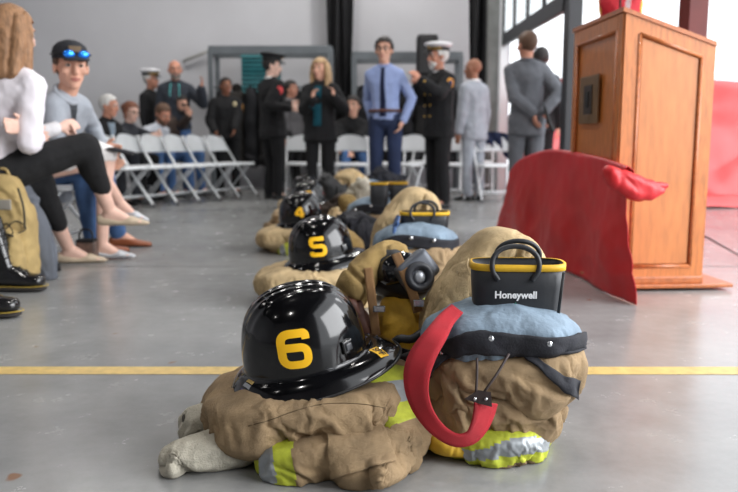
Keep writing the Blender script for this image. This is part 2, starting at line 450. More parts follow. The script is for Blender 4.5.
# black gathered curtains on the back wall
def curtain(label, x0, x1, z0, z1, y, seed, n=4):
    o = bpy.data.objects
    bm = bmesh.new(); nx, nz = 60, 24; g = []
    for j in range(nz+1):
        row = []
        for i in range(nx+1):
            t = i/nx; z = z0+(z1-z0)*j/nz
            yy = y-.06*math.cos(t*n*2*math.pi+seed+.3*math.sin(z*2))-.02*math.sin(t*23+seed)
            row.append(bm.verts.new((x0+(x1-x0)*t+.02*math.sin(z*1.5+t*9), yy, z)))
        g.append(row)
    for j in range(nz):
        for i in range(nx): bm.faces.new((g[j][i], g[j][i+1], g[j+1][i+1], g[j+1][i]))
    me = bpy.data.meshes.new('curtain'); bm.to_mesh(me); bm.free()
    return tag(link('curtain', me, mat('black_curtain_cloth', (22, 22, 25), .8, var=.3)), label, 'curtain')
pa, pb = at(328, 60, 11.75), at(353, 60, 11.75)
curtain('tall narrow black curtain hanging on the back wall between the two gear racks', pa.x, pb.x, .02, 4.4, 11.75, 0, 3)
pa, pb = at(469, 60, 11.4), at(497, 60, 11.4)
curtain('tall black curtain hanging beside the white door jamb in the back corner', pa.x, pb.x, .02, 4.6, 11.4, 2, 3)
# conduit on the back wall
q0, q1 = at(186, 60, 11.9), at(209, 51, 11.9)
tag(MB().tube([q0+V((-.05, .06, -.02)), q0, q0.lerp(q1, .5), q1], .022).build('conduit', mat('grey_conduit', (150, 150, 146), .6)), 'pale grey conduit rising along the back wall to the rack top', 'pipe')
# gear racks with hanging dark coats
RACKM = mat('grey_rack_steel', (104, 110, 114), .5, .2, var=.1)
COATD = [mat('dark_coat_a', (20, 19, 20), .9, var=.3), mat('dark_coat_b', (30, 26, 23), .9, var=.3), mat('dark_coat_c', (16, 17, 22), .9, var=.3)]
def rack(label, x0, x1, zt, y0=11.1, y1=11.6):
    r = root('gear_rack', label, 'rack', ((x0+x1)/2, (y0+y1)/2, 0))
    b = MB()
    for y in (y0, y1): b.box(((x0+x1)/2, y, zt), (x1-x0, .06, .12), bev=.006)
    for x in (x0, x1): b.box((x, (y0+y1)/2, zt), (.06, y1-y0, .12), bev=.006)
    b.build('top_frame', RACKM, r, world=True, sm=False)
    for x in (x0, x1):
        for y in (y0, y1): MB().box((x, y, zt/2), (.07, .07, zt), bev=.006).build('post', RACKM, r, world=True, sm=False)
    MB().tube([(x0, 11.35, 1.52), (x1, 11.35, 1.52)], .018).build('hanging_rail', RACKM, r, world=True)
    return r
xa, xb = at(210, 50, 11.1).x, at(330, 50, 11.1).x
xc, xd = at(354, 55, 11.1).x, at(461, 55, 11.1).x
z1, z2 = at(260, 50, 11.1).z, at(400, 56, 11.1).z
rack('grey steel gear rack on the back wall with a teal slatted panel in it', xa, xb, z1)
rack('grey steel gear rack on the back wall behind the loudspeaker', xc, xd, z2)
def hang_coat(x, g, lab, k):
    o = loft('hanging_coat', [(V((x, 11.35, 1.50)), V((.06, 0, 0)), V((0, .1, 0)), 2.2), (V((x, 11.35, 1.38)), V((.095, 0, 0)), V((0, .24, 0)), 2.5),
        (V((x, 11.35, 1.0)), V((.10, 0, 0)), V((0, .25, 0)), 2.5), (V((x, 11.35, .6)), V((.11, 0, 0)), V((0, .26, 0)), 2.5), (V((x, 11.35, .45)), V((.115, 0, 0)), V((0, .27, 0)), 2.5)],
        COATD[k % 3], nu=28, nv=24, wr=(.03, (6, 5, 2)), seed=k, floor=False)
    tag(o, lab, 'coat', g)
n = 8
for k in range(n): hang_coat(xa+.14+(xb-xa-.28)*k/(n-1), 'dark coats on the teal panel rack', 'dark coat hanging in the back wall rack that holds the teal panel', k)
for k in range(7): hang_coat(xc+.12+(xd-xc-.24)*k/6, 'dark coats on the loudspeaker rack', 'dark coat hanging in the back wall rack behind the loudspeaker', k+20)
# teal slatted panel
ta, tb = at(241, 54, 11.25), at(281, 93, 11.25)
tr_ = root('slatted_panel', 'teal horizontally slatted panel hanging inside the back wall gear rack', 'panel', ((ta.x+tb.x)/2, 11.25, tb.z))
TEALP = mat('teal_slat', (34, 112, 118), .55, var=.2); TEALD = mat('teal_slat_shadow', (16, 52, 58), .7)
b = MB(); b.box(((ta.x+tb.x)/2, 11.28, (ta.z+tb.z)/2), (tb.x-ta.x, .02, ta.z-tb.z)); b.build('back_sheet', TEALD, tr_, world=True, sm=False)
b = MB()
for k in range(9):
    z = tb.z+(ta.z-tb.z)*(k+.5)/9
    b.box(((ta.x+tb.x)/2, 11.25, z), (tb.x-ta.x, .012, (ta.z-tb.z)/9*.72), Matrix.Rotation(R(-25), 3, 'X'))
b.build('slats', TEALP, tr_, world=True, sm=False)
# loudspeaker on a stand
sp = at(427, 56, 10.6)
sk = root('loudspeaker', 'tall black loudspeaker on a pole behind the white-capped officer', 'speaker', (sp.x, 10.6, 0))
b = MB(); b.box((sp.x, 10.6, sp.z), (.29, .28, .56), bev=.05, seg=4); b.build('cabinet', mat('black_speaker', (20, 20, 22), .6), sk, world=True)
b = MB(); b.box((sp.x, 10.457, sp.z), (.23, .012, .48), bev=.005); b.build('grille', mat('speaker_grille', (30, 30, 32), .5, bump=.6, bs=300), sk, world=True, sm=False)
MB().tube([(sp.x, 10.6, .5), (sp.x, 10.6, sp.z-.2)], .02).build('pole', DKPL, sk, world=True)
for k in range(3):
    an = k*2.094+.5
    MB().tube([(sp.x, 10.6, .75), (sp.x+.42*math.cos(an), 10.6+.42*math.sin(an), .015)], .013).build('leg', DKPL, sk, world=True)
# ================================================================== LECTERN
WOOD = mat('oak_veneer', (194, 116, 58), .38, var=.25, vs=9, bump=.05, bs=60, coat=.25, stretch=(7, 7, 1.1))
WOODP = mat('oak_panel', (196, 122, 66), .4, var=.13, vs=5, bump=.03, bs=60, coat=.25, stretch=(9, 9, 1.6))
WOODD = mat('oak_trim', (176, 100, 50), .38, var=.25, vs=10, coat=.25, stretch=(4, 4, 4))
lc = onz(613, 291)                    # front left floor corner
LA = R(4)
Lx, Ly = V((math.cos(LA), math.sin(LA), 0)), V((-math.sin(LA), math.cos(LA), 0))
pr = at(704, 150, lc.y+.03); LW = .44; LD = .66; H1 = 1.385; H2 = 1.225
LW = (at(704, 160, lc.y+.03)-at(616, 160, lc.y)).x
H1 = at(621, 12, lc.y).z; H2 = at(711, 45, lc.y+.03).z
lect = root('lectern', 'tall oak lectern with slanted top and framed side panel', 'lectern', (lc.x, lc.y, 0), LA)
def lbox(bm, x0, x1, y0, y1, z0, z1, bev=.004): bm.box(((x0+x1)/2, (y0+y1)/2, (z0+z1)/2), (x1-x0, y1-y0, z1-z0), bev=bev)
def lslant(bm, x0, x1, y0, y1, zb, zt0, zt1):
    """block with top sloping along x"""
    vs = [(x0, y0, zb[0]), (x1, y0, zb[1]), (x1, y1, zb[1]), (x0, y1, zb[0]), (x0, y0, zt0), (x1, y0, zt1), (x1, y1, zt1), (x0, y1, zt0)]
    bm.pts_hull([V(v) for v in vs])
sl = (H2-H1)/LW
zt = lambda x: H1+sl*x
b = MB(); lslant(b, 0, LW, 0, LD, (.05, .05), H1-.005, H2-.005); b.build('carcass', WOOD, lect, sm=False)
# side frame (facing the camera)
b = MB()
lslant(b, -.004, .065, -.016, .012, (.05, .05), zt(0)-.003, zt(.065)-.003)
lslant(b, LW-.06, LW+.004, -.016, .012, (.05, .05), zt(LW-.06)-.003, zt(LW)-.003)
lslant(b, .065, LW-.06, -.016, .012, (.05, .05), .12, .12)
lslant(b, .065, LW-.06, -.016, .012, (zt(.065)-.075, zt(LW-.06)-.075), zt(.065)-.003, zt(LW-.06)-.003)
b.build('side_frame', WOOD, lect, sm=False)
b = MB()
def mould(bm, pts, r):
    pts = [V(p) for p in pts]
    for i in range(len(pts)): bm.tube([pts[i], pts[(i+1) % len(pts)]], r, n=8)
mould(b, [(.068, -.014, .123), (LW-.063, -.014, .123), (LW-.063, -.014, zt(LW-.063)-.078), (.068, -.014, zt(.068)-.078)], .010)
b.build('panel_moulding', WOODD, lect)
b = MB(); lslant(b, .082, LW-.077, -.012, .0, (.137, .137), zt(.082)-.092, zt(LW-.077)-.092); b.build('side_panel', WOODP, lect, sm=False)
# front face (left in the photo)
b = MB()
lbox(b, -.014, .004, -.004, .05, .05, H1-.004); lbox(b, -.014, .004, LD-.05, LD+.004, .05, H1-.004)
lbox(b, -.014, .004, .05, LD-.05, .05, .12); lbox(b, -.014, .004, .05, LD-.05, H1-.075, H1-.004)
b.build('front_frame', WOOD, lect, sm=False)
b = MB(); mould(b, [(-.012, .053, .123), (-.012, LD-.053, .123), (-.012, LD-.053, H1-.078), (-.012, .053, H1-.078)], .009); b.build('front_moulding', WOODD, lect)
b = MB(); lbox(b, -.022, .3*LW, -.024, LD+.02, H1-.006, H1+.012); 
b2 = MB(); lslant(b2, -.02, LW+.004, -.024, LD+.02, (zt(-.02)-.006, zt(LW+.004)-.006), zt(-.02)+.014, zt(LW+.004)+.014); b2.build('top_board', WOODD, lect, sm=False); b.bm.free()
MB().box((LW-.012, .5*LD, zt(LW)+.012), (.02, .8*LD, .03), bev=.006).build('book_stop', WOODD, lect, sm=False)
b = MB(); lbox(b, -.03, LW+.16, -.03, LD+.03, .015, .035, .006); b.build('base_board', WOODD, lect, sm=False)
b = MB(); lbox(b, -.01, LW+.012, -.018, LD+.01, .033, .075, .01); b.build('base_moulding', WOODD, lect, sm=False)
# bronze plate on the front face
def lfront(px, py):
    d = ray(px, py); n = Lx; o = V((lc.x, lc.y, 0))-Lx*.014
    t = (o-V((0, 0, CH))).dot(n)/d.dot(n); w = V((0, 0, CH))+d*t-V((lc.x, lc.y, 0)); return w.dot(Ly), w.z
y0, z0 = lfront(598, 123); y1, z1_ = lfront(581, 78)
pl = MB(); pl.box((-.016, (y0+y1)/2, (z0+z1_)/2), (.008, abs(y1-y0), z1_-z0), bev=.003)
pp = pl.build('outlet_plate', mat('bronze_plate', (128, 98, 64), .4, .5, var=.2), lect, sm=False, label='bronze rectangular outlet plate')
MB().box((-.0215, (y0+y1)/2, (z0+z1_)/2), (.006, abs(y1-y0)*.42, (z1_-z0)*.6), bev=.002).build('socket_insert', mat('dark_socket', (52, 40, 32), .5), pp, sm=False)
MB().box((-.026, (y0+y1)/2, (z0+z1_)/2), (.006, abs(y1-y0)*.14, (z1_-z0)*.34), bev=.001).build('switch', BLK, pp, sm=False)
# gooseneck microphone on the lectern
def LWd(x, y, z): return V((lc.x, lc.y, 0))+Lx*x+Ly*y+V((0, 0, z))
mc = root('gooseneck_microphone', 'black gooseneck microphone rising from the lectern top', 'microphone', LWd(.1, .32, zt(.1)+.014))
MB().rings([(V((0, 0, 0)), V((.03, 0, 0)), V((0, .03, 0))), (V((0, 0, .02)), V((.028, 0, 0)), V((0, .028, 0)))]).build('base', BLK, mc)
MB().tube([(0, 0, .02), (0, 0, .2), (.02, 0, .3), (.07, 0, .36)], .005).build('neck', BLK, mc)
MB().cap((.07, 0, .36), (.11, 0, .38), .011).build('capsule', BLK, mc)
# ================================================================== RED CLOTH TABLE
RED = mat('red_plastic_cloth', (196, 36, 42), .42, var=.08, vs=4, bump=.12, bs=14, spec=.4)
def drape_table():
    ff, nf = onz(497, 232), onz(634, 306)
    tf_l, tn_l = at(549, 151, 4.65), at(625, 168, nf.y+.06)
    bm = bmesh.new(); cols = []; n1, nrow = 120, 56
    tp = cr([at(509, 172, 5.5), at(520, 160, 5.2), at(549, 151, 4.65), at(590, 157, 3.92), tn_l], n1+1)
    for i in range(n1+1):
        f = i/n1
        t = tp[i]
        b_ = ff.lerp(nf, f)+V((-.03*math.sin(f*math.pi), 0, 0)); b_.z = .004
        bk = t+V((.035, .012, -.006)); row = []
        for j in range(nrow+1):
            u = j/nrow
            if u < .12: p = bk+V((.012, 0, -.05*(1-u/.12)))
            elif u < .22: p = bk.lerp(t, (u-.12)/.10)+V((0, 0, .012*math.sin((u-.12)/.10*math.pi)))
            else:
                g = (u-.22)/.78; o = g**1.25
                p = V((t.x+(b_.x-t.x)*o, t.y+(b_.y-t.y)*o, t.z+(b_.z-t.z)*g))
                am = min(1, g*1.6)
                d = .016*math.sin(f*21+1.6*math.sin(g*2.2))*am+.03*noise.noise(V((f*5, g*1.6, 1.7)))*am
                d += .010*ridged(V((f*9+g*3, g*2.2-f*4, 5)))*am+.004*noise.noise(V((f*30, g*8, 3)))
                p = p+V((-.93, -.36, 0))*d
            p.z = max(.003, p.z); row.append(bm.verts.new(p))
        cols.append(row)
    for A, B in zip(cols, cols[1:]):
        for j in range(nrow): bm.faces.new((A[j], A[j+1], B[j+1], B[j]))
    me = bpy.data.meshes.new('plastic_cloth'); bm.to_mesh(me); bm.free()
    o = link('plastic_cloth', me, RED)
    s = o.modifiers.new('s', 'SOLIDIFY'); s.thickness = .003
    tag(o, 'glossy red plastic cloth draped over a low barrier in front of the lectern', 'cloth')
    y = nf.y+.07
    q = [(at(612, 178, y), .05, .052), (at(632, 186, y), .05, .062), (at(648, 189, y+.01), .04, .046), (at(660, 188, y+.02), .022, .026), (at(666, 186, y+.02), .012, .012)]
    XF[o.name] = Matrix.Identity(4)
    loft('folded_corner', [(p, V((0, a, 0)), V((-.15*b, 0, b)), 2.6) for p, a, b in q], [RED], o, nu=60, nv=50, wr=(.004, (9, 7, 8)), seed=4, floor=False)
drape_table()
# large red sheet outside the open door
def red_sheet():
    PINK = mat('thin_red_sheet', (246, 116, 116), .35, var=.12, vs=2.5, bump=.25, bs=5)
    bm = bmesh.new(); nx, nz = 130, 60; g = []
    x0, x1 = 2.0, 6.4
    for j in range(nz+1):
        row = []
        for i in range(nx+1):
            t = i/nx; u = j/nz; x = x0+(x1-x0)*t
            top = 1.55+.05*math.sin(x*2.3)+.04*noise.noise(V((x*1.5, 0, 3)))
            y = 10.1-.2*t
            if u < .62:
                f = u/.62; z = top*(1-f); yy = y-.15*f
            else:
                f = (u-.62)/.38; z = .01+.05*abs(noise.noise(V((x*2, f*3, 8)))); yy = y-.15-1.7*f
            d = .10*ridged(V((x*.9+u*1.2, u*3.1, 2)))+.05*noise.noise(V((x*4, u*7, 5)))
            row.append(bm.verts.new((x, yy-d*(1 if u < .62 else 0), max(.004, z+(.02*d if u >= .62 else 0)))))
        g.append(row)
    for j in range(nz):
        for i in range(nx): bm.faces.new((g[j][i], g[j][i+1], g[j+1][i+1], g[j+1][i]))
    me = bpy.data.meshes.new('red_sheet'); bm.to_mesh(me); bm.free()
    o = link('red_sheet', me, PINK); s = o.modifiers.new('s', 'SOLIDIFY'); s.thickness = .004
    tag(o, 'wide wrinkled red plastic sheet hanging outside the open doors onto the floor', 'plastic sheet')
red_sheet()
# flag behind the lectern
fp = at(626, 6, 5.4)
fl = root('flag', 'red flag with gold fringe hanging on a pole behind the lectern', 'flag', (fp.x+.10, 5.4, 0))
MB().tube([(0, 0, .03), (0, 0, 2.5)], .016).build('pole', mat('brass_pole', (190, 150, 70), .3, .8), fl)
MB().rings([(V((0, 0, z)), V((r_, 0, 0)), V((0, r_, 0))) for z, r_ in ((0, .14), (.02, .14), (.05, .04), (.09, .03))]).build('base', mat('brass_pole', (190, 150, 70), .3, .8), fl)
secs = [(V((-.02, 0, 2.4)), V((.04, 0, 0)), V((0, .03, 0)), 2), (V((-.10, 0, 2.1)), V((.11, 0, 0)), V((0, .05, 0)), 2), (V((-.13, 0, 1.7)), V((.13, 0, 0)), V((0, .06, 0)), 2), (V((-.14, 0, 1.25)), V((.14, 0, 0)), V((0, .07, 0)), 2)]
loft('cloth', secs, [mat('flag_red', (200, 34, 50), .7), mat('flag_gold', (226, 178, 70), .6), mat('flag_pale', (220, 214, 216), .7)], fl, nu=60, nv=40, wr=(.03, (18, 8, 1)), seed=3, world=False, floor=False,
     colorfn=lambda c, u, v: 1 if (u % .5) > .42 else (2 if .25 < (u % .5) < .3 else 0))
# ================================================================== HELMETS
DIG = {'6': [(1, .80), (1, 1), (0, 1), (0, 0), (1, 0), (1, .56), (.02, .56)], '5': [(1, 1), (0, 1), (0, .54), (1, .54), (1, 0), (0, 0), (0, .20)],
       '4': [(.78, 0), (.78, 1), (0, .3), (1.05, .3)], '3': [(0, .8), (0, 1), (1, 1), (1, .53), (.3, .53), (1, .53), (1, 0), (0, 0), (0, .2)],
       '2': [(0, .78), (0, 1), (1, 1), (1, .52), (0, .40), (0, 0), (1.05, 0)]}
def stroke(pts, w, h, lw, rad):
    P = [V((p[0]*w-w/2, p[1]*h-h/2, 0)) for p in pts]; out = [P[0]]
    for i in range(1, len(P)-1):
        a, b, c = P[i-1], P[i], P[i+1]; r = min(rad, (a-b).length*.45, (c-b).length*.45)
        s, e = b+(a-b).normalized()*r, b+(c-b).normalized()*r
        for k in range(9):
            t = k/8; out.append(s.lerp(b, t).lerp(b.lerp(e, t), t))
    out.append(P[-1]); den = [out[0]]
    for p in out[1:]:
        n = max(1, int((p-den[-1]).length/.004)); q = den[-1]
        for k in range(1, n+1): den.append(q.lerp(p, k/n))
    res = []
    for i, p in enumerate(den):
        t = den[min(i+1, len(den)-1)]-den[max(i-1, 0)]; t = t.normalized(); nrm = V((-t.y, t.x, 0))
        res.append([p+nrm*lw*(k/6-.5) for k in range(7)])
    return res
def helmet(label, loc, tilt, digit, yaw=0., roll=0., T=V((0, 0, 0)), sticker=False, s=1.):
    loc = V(loc)+T
    h = root('fire_helmet', label, 'helmet', loc, 0., 'black numbered fire helmets')
    rot = Matrix.Rotation(yaw, 3, 'Z') @ Matrix.Rotation(-tilt, 3, 'Y') @ Matrix.Rotation(roll, 3, 'X')
    A, B, H = .150, .128, .182; nph, nt = 120, 44
    def dome(ph, t):
        c, sn = math.cos(t)**.72, math.sin(t)**.86
        cx, sy = math.cos(ph), math.sin(ph)
        x, y, z = A*c*cx, B*c*sy, H*sn
        if cx < 0: x *= 1.0
        k = min(1, max(0, (z-.07)/.06)); k = k*k*(3-2*k)
        rid = sum(math.exp(-((y-y0)/.0075)**2) for y0 in (-.052, -.026, 0, .026, .052))*.0026*k
        n = V((x/A/A, y/B/B, z/H/H)).normalized()
        return V((x, y, z))+n*rid
    bm = bmesh.new(); rows = []
    for i in range(nt):
        t = i/nt*math.pi/2
        rows.append([bm.verts.new(dome(2*math.pi*j/nph, t)) for j in range(nph)])
    tip = bm.verts.new(dome(0, math.pi/2-1e-4))
    # brim
    def bw(ph):
        c = math.cos(ph)
        return .032+.050*max(0, c)**2.2+.014*max(0, -c)**2
    def brim(ph, f, dz):
        w = bw(ph)*f; c, sn = math.cos(ph), math.sin(ph)
        n = V((c/A, sn/B, 0)).normalized()
        return V((A*c, B*sn, 0))+n*w+V((0, 0, -.040*f*f-.004*f*max(0, -c)+.012*f*max(0, c)**2+dz-.0*max(0, c)*f))
    br = []
    for f, dz in ((.25, -.001), (.5, 0), (.75, 0), (.95, 0), (1.0, -.001), (1.02, -.004), (1.0, -.008), (.6, -.008), (.1, -.01), (-.04, -.012)):
        br.append([bm.verts.new(brim(2*math.pi*j/nph, f, dz)) for j in range(nph)])
    allr = list(reversed(br))+rows
    for X, Y in zip(allr, allr[1:]):
        for j in range(nph): bm.faces.new((X[j], X[(j+1) % nph], Y[(j+1) % nph], Y[j]))
    for j in range(nph): bm.faces.new((rows[-1][j], rows[-1][(j+1) % nph], tip))
    bmesh.ops.recalc_face_normals(bm, faces=bm.faces)
    for v in bm.verts: v.co = rot @ v.co*s
    me = bpy.data.meshes.new('shell'); bm.to_mesh(me); bm.free()
    sh = link('shell', me, HELM, h)
    bv = BVHTree.FromPolygons([v.co.copy() for v in me.vertices], [tuple(f.vertices) for f in me.polygons])
    def proj(p2, org, dx, dy, rd, off=.0012):
        o = rot @ (org+dx*p2.x+dy*p2.y)*s; d = rot @ rd
        hit, nrm, _, _ = bv.ray_cast(o, d)
        if hit is None: return None
        if nrm.dot(d) > 0: nrm = -nrm
        return hit+nrm*off
    def decal(name, quads, m, *a, par=sh, off=.0012):
        b = bmesh.new()
        for rw in quads: pass
        vs = [[(lambda q: b.verts.new(q) if q is not None else None)(proj(p, *a, off=off)) for p in rw] for rw in quads]
        for X, Y in zip(vs, vs[1:]):
            for i in range(len(X)-1):
                q = (X[i], X[i+1], Y[i+1], Y[i])
                if all(q): b.faces.new(q)
        bmesh.ops.recalc_face_normals(b, faces=b.faces)
        me = bpy.data.meshes.new(name); b.to_mesh(me); b.free(); return link(name, me, m, par)
    so = V((-.040, -.4, .070)); an = R(-4)
    dx, dy = V((math.cos(an), 0, math.sin(an))), V((-math.sin(an), 0, math.cos(an)))
    decal('number', stroke(DIG[digit], .055, .069, .0180, .022), YNUM, so, dx, dy, V((0, 1, 0)))
    # goggle clip
    cp = proj(V((.080, 0, 0)), V((0, -.4, .040)), V((1, 0, 0)), V((0, 0, 1)), V((0, 1, 0)), 0)
    b = MB(); f_ = (rot @ V((.42, -.9, .12))).normalized(); r_, f_, u_ = frame(f_, rot @ V((0, 0, 1)))
    Mx = basis(r_, f_, u_)
    b.box(cp+f_*.003, (.030, .010, .032), Mx, bev=.004, seg=3); c1 = b.build('goggle_clip', HELM, h)
    b = MB(); b.box(cp+f_*.0085, (.018, .006, .017), Mx, bev=.003, seg=3); b.build('clip_button', mat('satin_black', (52, 54, 58), .3), c1)
    # chin strap slot mark
    MB().tube([proj(V((.02+.014*k, -.008*k, 0)), V((0, -.4, .012)), V((1, 0, 0)), V((0, 0, 1)), V((0, 1, 0))) for k in (0, .5, 1, 1.5)], .0012, n=6).build('brim_rib', mat('satin_black', (52, 54, 58), .3), sh)
    # inner liner and edge
    b = MB(); rg = []
    for k in range(80):
        ph = 2*math.pi*k/80; rg.append(rot @ (brim(ph, 1.0, -.004))*s)
    b.tube(rg, .0035*s, n=8, closed=True); b.build('brim_edge', mat('brim_edge_black', (26, 26, 28), .35), h)
    if sticker:
        g = [[V((-.019+.038*i/8, -.013+.026*j/4, 0)) for j in range(5)] for i in range(9)]
        o2 = V((.160, -.078, .3)); a2 = R(-62); d1, d2 = V((math.cos(a2), math.sin(a2), 0)), V((-math.sin(a2), math.cos(a2), 0))
        decal('sticker', g, YNUM, o2, d1, d2, V((0, 0, -1)), par=h, off=.0012)
        tm = text_mesh('SPF', .024, .0006)
        for v in tm.vertices:
            q = proj(V((v.co.x*.85, v.co.y, 0)), o2, d1, d2, V((0, 0, -1)), off=.0022); v.co = q if q else v.co
        link('sticker_lettering', tm, BLK, h, False, False)
        for k, (w_, col) in enumerate(((.0, (92, 80, 140)), (.012, (170, 172, 178)), (.022, (188, 160, 96)))):
            g = [[V((-.014+.028*i/6, w_-.005+.008*j/2, 0)) for j in range(3)] for i in range(7)]
            decal('reflective_decal', g, mat('decal%d' % k, col, .35, .3), V((-.165, -.058, .3)), V((.35, -.94, 0)), V((.94, .35, 0)), V((0, 0, -1)), par=sh)
    return h
# ================================================================== GEAR SETS
def rbox_boot(label, c, top, bot, a, b_, ang=0., T=V((0, 0, 0)), logo=False, handles=True, fwd=V((0, -1, 0)), group='rubber boots in the gear piles'):
    c = V(c)+T
    r = root('rubber_boot', label, 'boot', V((c.x, c.y, bot+T.z)), 0., group)
    ca, sa = math.cos(ang), math.sin(ang); ax, ay = V((ca, sa, 0)), V((-sa, ca, 0)); e = 3.6
    def ring(z, ka, kb, n=72, off=V((0, 0, 0))):
        o = []
        for j in range(n):
            w = 2*math.pi*j/n; cc, ss = math.cos(w), math.sin(w)
            o.append(V((c.x, c.y, z+T.z))+off+ax*a*ka*math.copysign(abs(cc)**(2/e), cc)+ay*b_*kb*math.copysign(abs(ss)**(2/e), ss))
        return o
    def shell(zs):
        bm = bmesh.new(); rr = [[bm.verts.new(p) for p in ring(*z)] for z in zs]
        for A, B in zip(rr, rr[1:]):
            for j in range(72): bm.faces.new((A[j], A[(j+1) % 72], B[(j+1) % 72], B[j]))
        return bm
    m = top-bot
    zs = [(bot, .93, .95), (bot+m*.3, .95, .96), (bot+m*.6, .975, .98), (top, 1, 1), (top+.001, .975, .95), (top-.02, .965, .94), (bot+m*.4, .93, .9), (bot+m*.38, .5, .5), (bot+m*.38, .02, .02)]
    bm = shell(zs); me = bpy.data.meshes.new('shaft'); bm.to_mesh(me); bm.free(); link('shaft', me, RUBB, r, True)
    bm = shell([(top-.013, 1.0, 1.0), (top-.013, 1.018, 1.03), (top+.003, 1.018, 1.03), (top+.003, .965, .94)])
    me = bpy.data.meshes.new('rim'); bm.to_mesh(me); bm.free(); link('rim', me, YRIM, r, True, label='yellow rim')
    # seam strip
    p0 = V((c.x, c.y, 0))+ax*a*.80-ay*b_*.99
    b = MB(); b.ribbon([V((p0.x, p0.y, bot+T.z+.01)), V((p0.x+ax.x*.01, p0.y-.004, top+T.z-.013))], [ax, ax], .006, .004); b.build('seam_strip', mat('rubber_seam', (20, 21, 23), .5), r, world=True)
    if handles:
        for sgn in (-1, 1):
            off = ay*b_*sgn*1.02+ax*(.022 if sgn > 0 else 0)
            base = V((c.x, c.y, top+T.z))+off-ax*.012
            pts = []
            if sgn < 0:
                pts += [base+ax*-.040+V((0, 0, -.034)), base+ax*-.044+V((0, 0, -.026)), base+ax*-.052+V((0, 0, -.015))]
            for k in range(13):
                w = math.pi*(1-k/12); pts.append(base+ax*.055*math.cos(w)+V((0, 0, .046*math.sin(w)**.8))-ay*sgn*.012*math.sin(w))
            if sgn < 0:
                pts += [base+ax*.052+V((0, 0, -.015)), base+ax*.044+V((0, 0, -.026)), base+ax*.040+V((0, 0, -.034))]
            pts = cr(pts, 50)
            MB().tube(pts, .0062, n=10).build('pull_handle', RUBB, r, world=True)
    if logo:
        fr = V((c.x, c.y, 0))-ay*b_*.99
        tm = text_mesh('Honeywell', .0235, .0008)
        zc = top-m*.5
        for v in tm.vertices: v.co = V((fr.x, fr.y-.003, zc+T.z))+ax*(v.co.x*.98-.010)+V((0, 0, v.co.y))
        link('lettering', tm, WHITE, r, True, False)
        bm = bmesh.new(); q = V((fr.x, fr.y-.0025, zc-.028+T.z))-ax*.010
        bm.faces.new([bm.verts.new(q+ax*x+V((0, 0, z))) for x, z in ((-.012, -.012), (.012, -.012), (0, .012))])
        me = bpy.data.meshes.new('emblem'); bm.to_mesh(me); bm.free(); link('emblem', me, TEAL, r, True, False)
    return r
X_, Y_, Z_ = V((1, 0, 0)), V((0, 1, 0)), V((0, 0, 1))
def S(x, y, z, a, b, e=3.): return (V((x, y, z)), V((0, a, 0)), V((0, 0, b)), e)
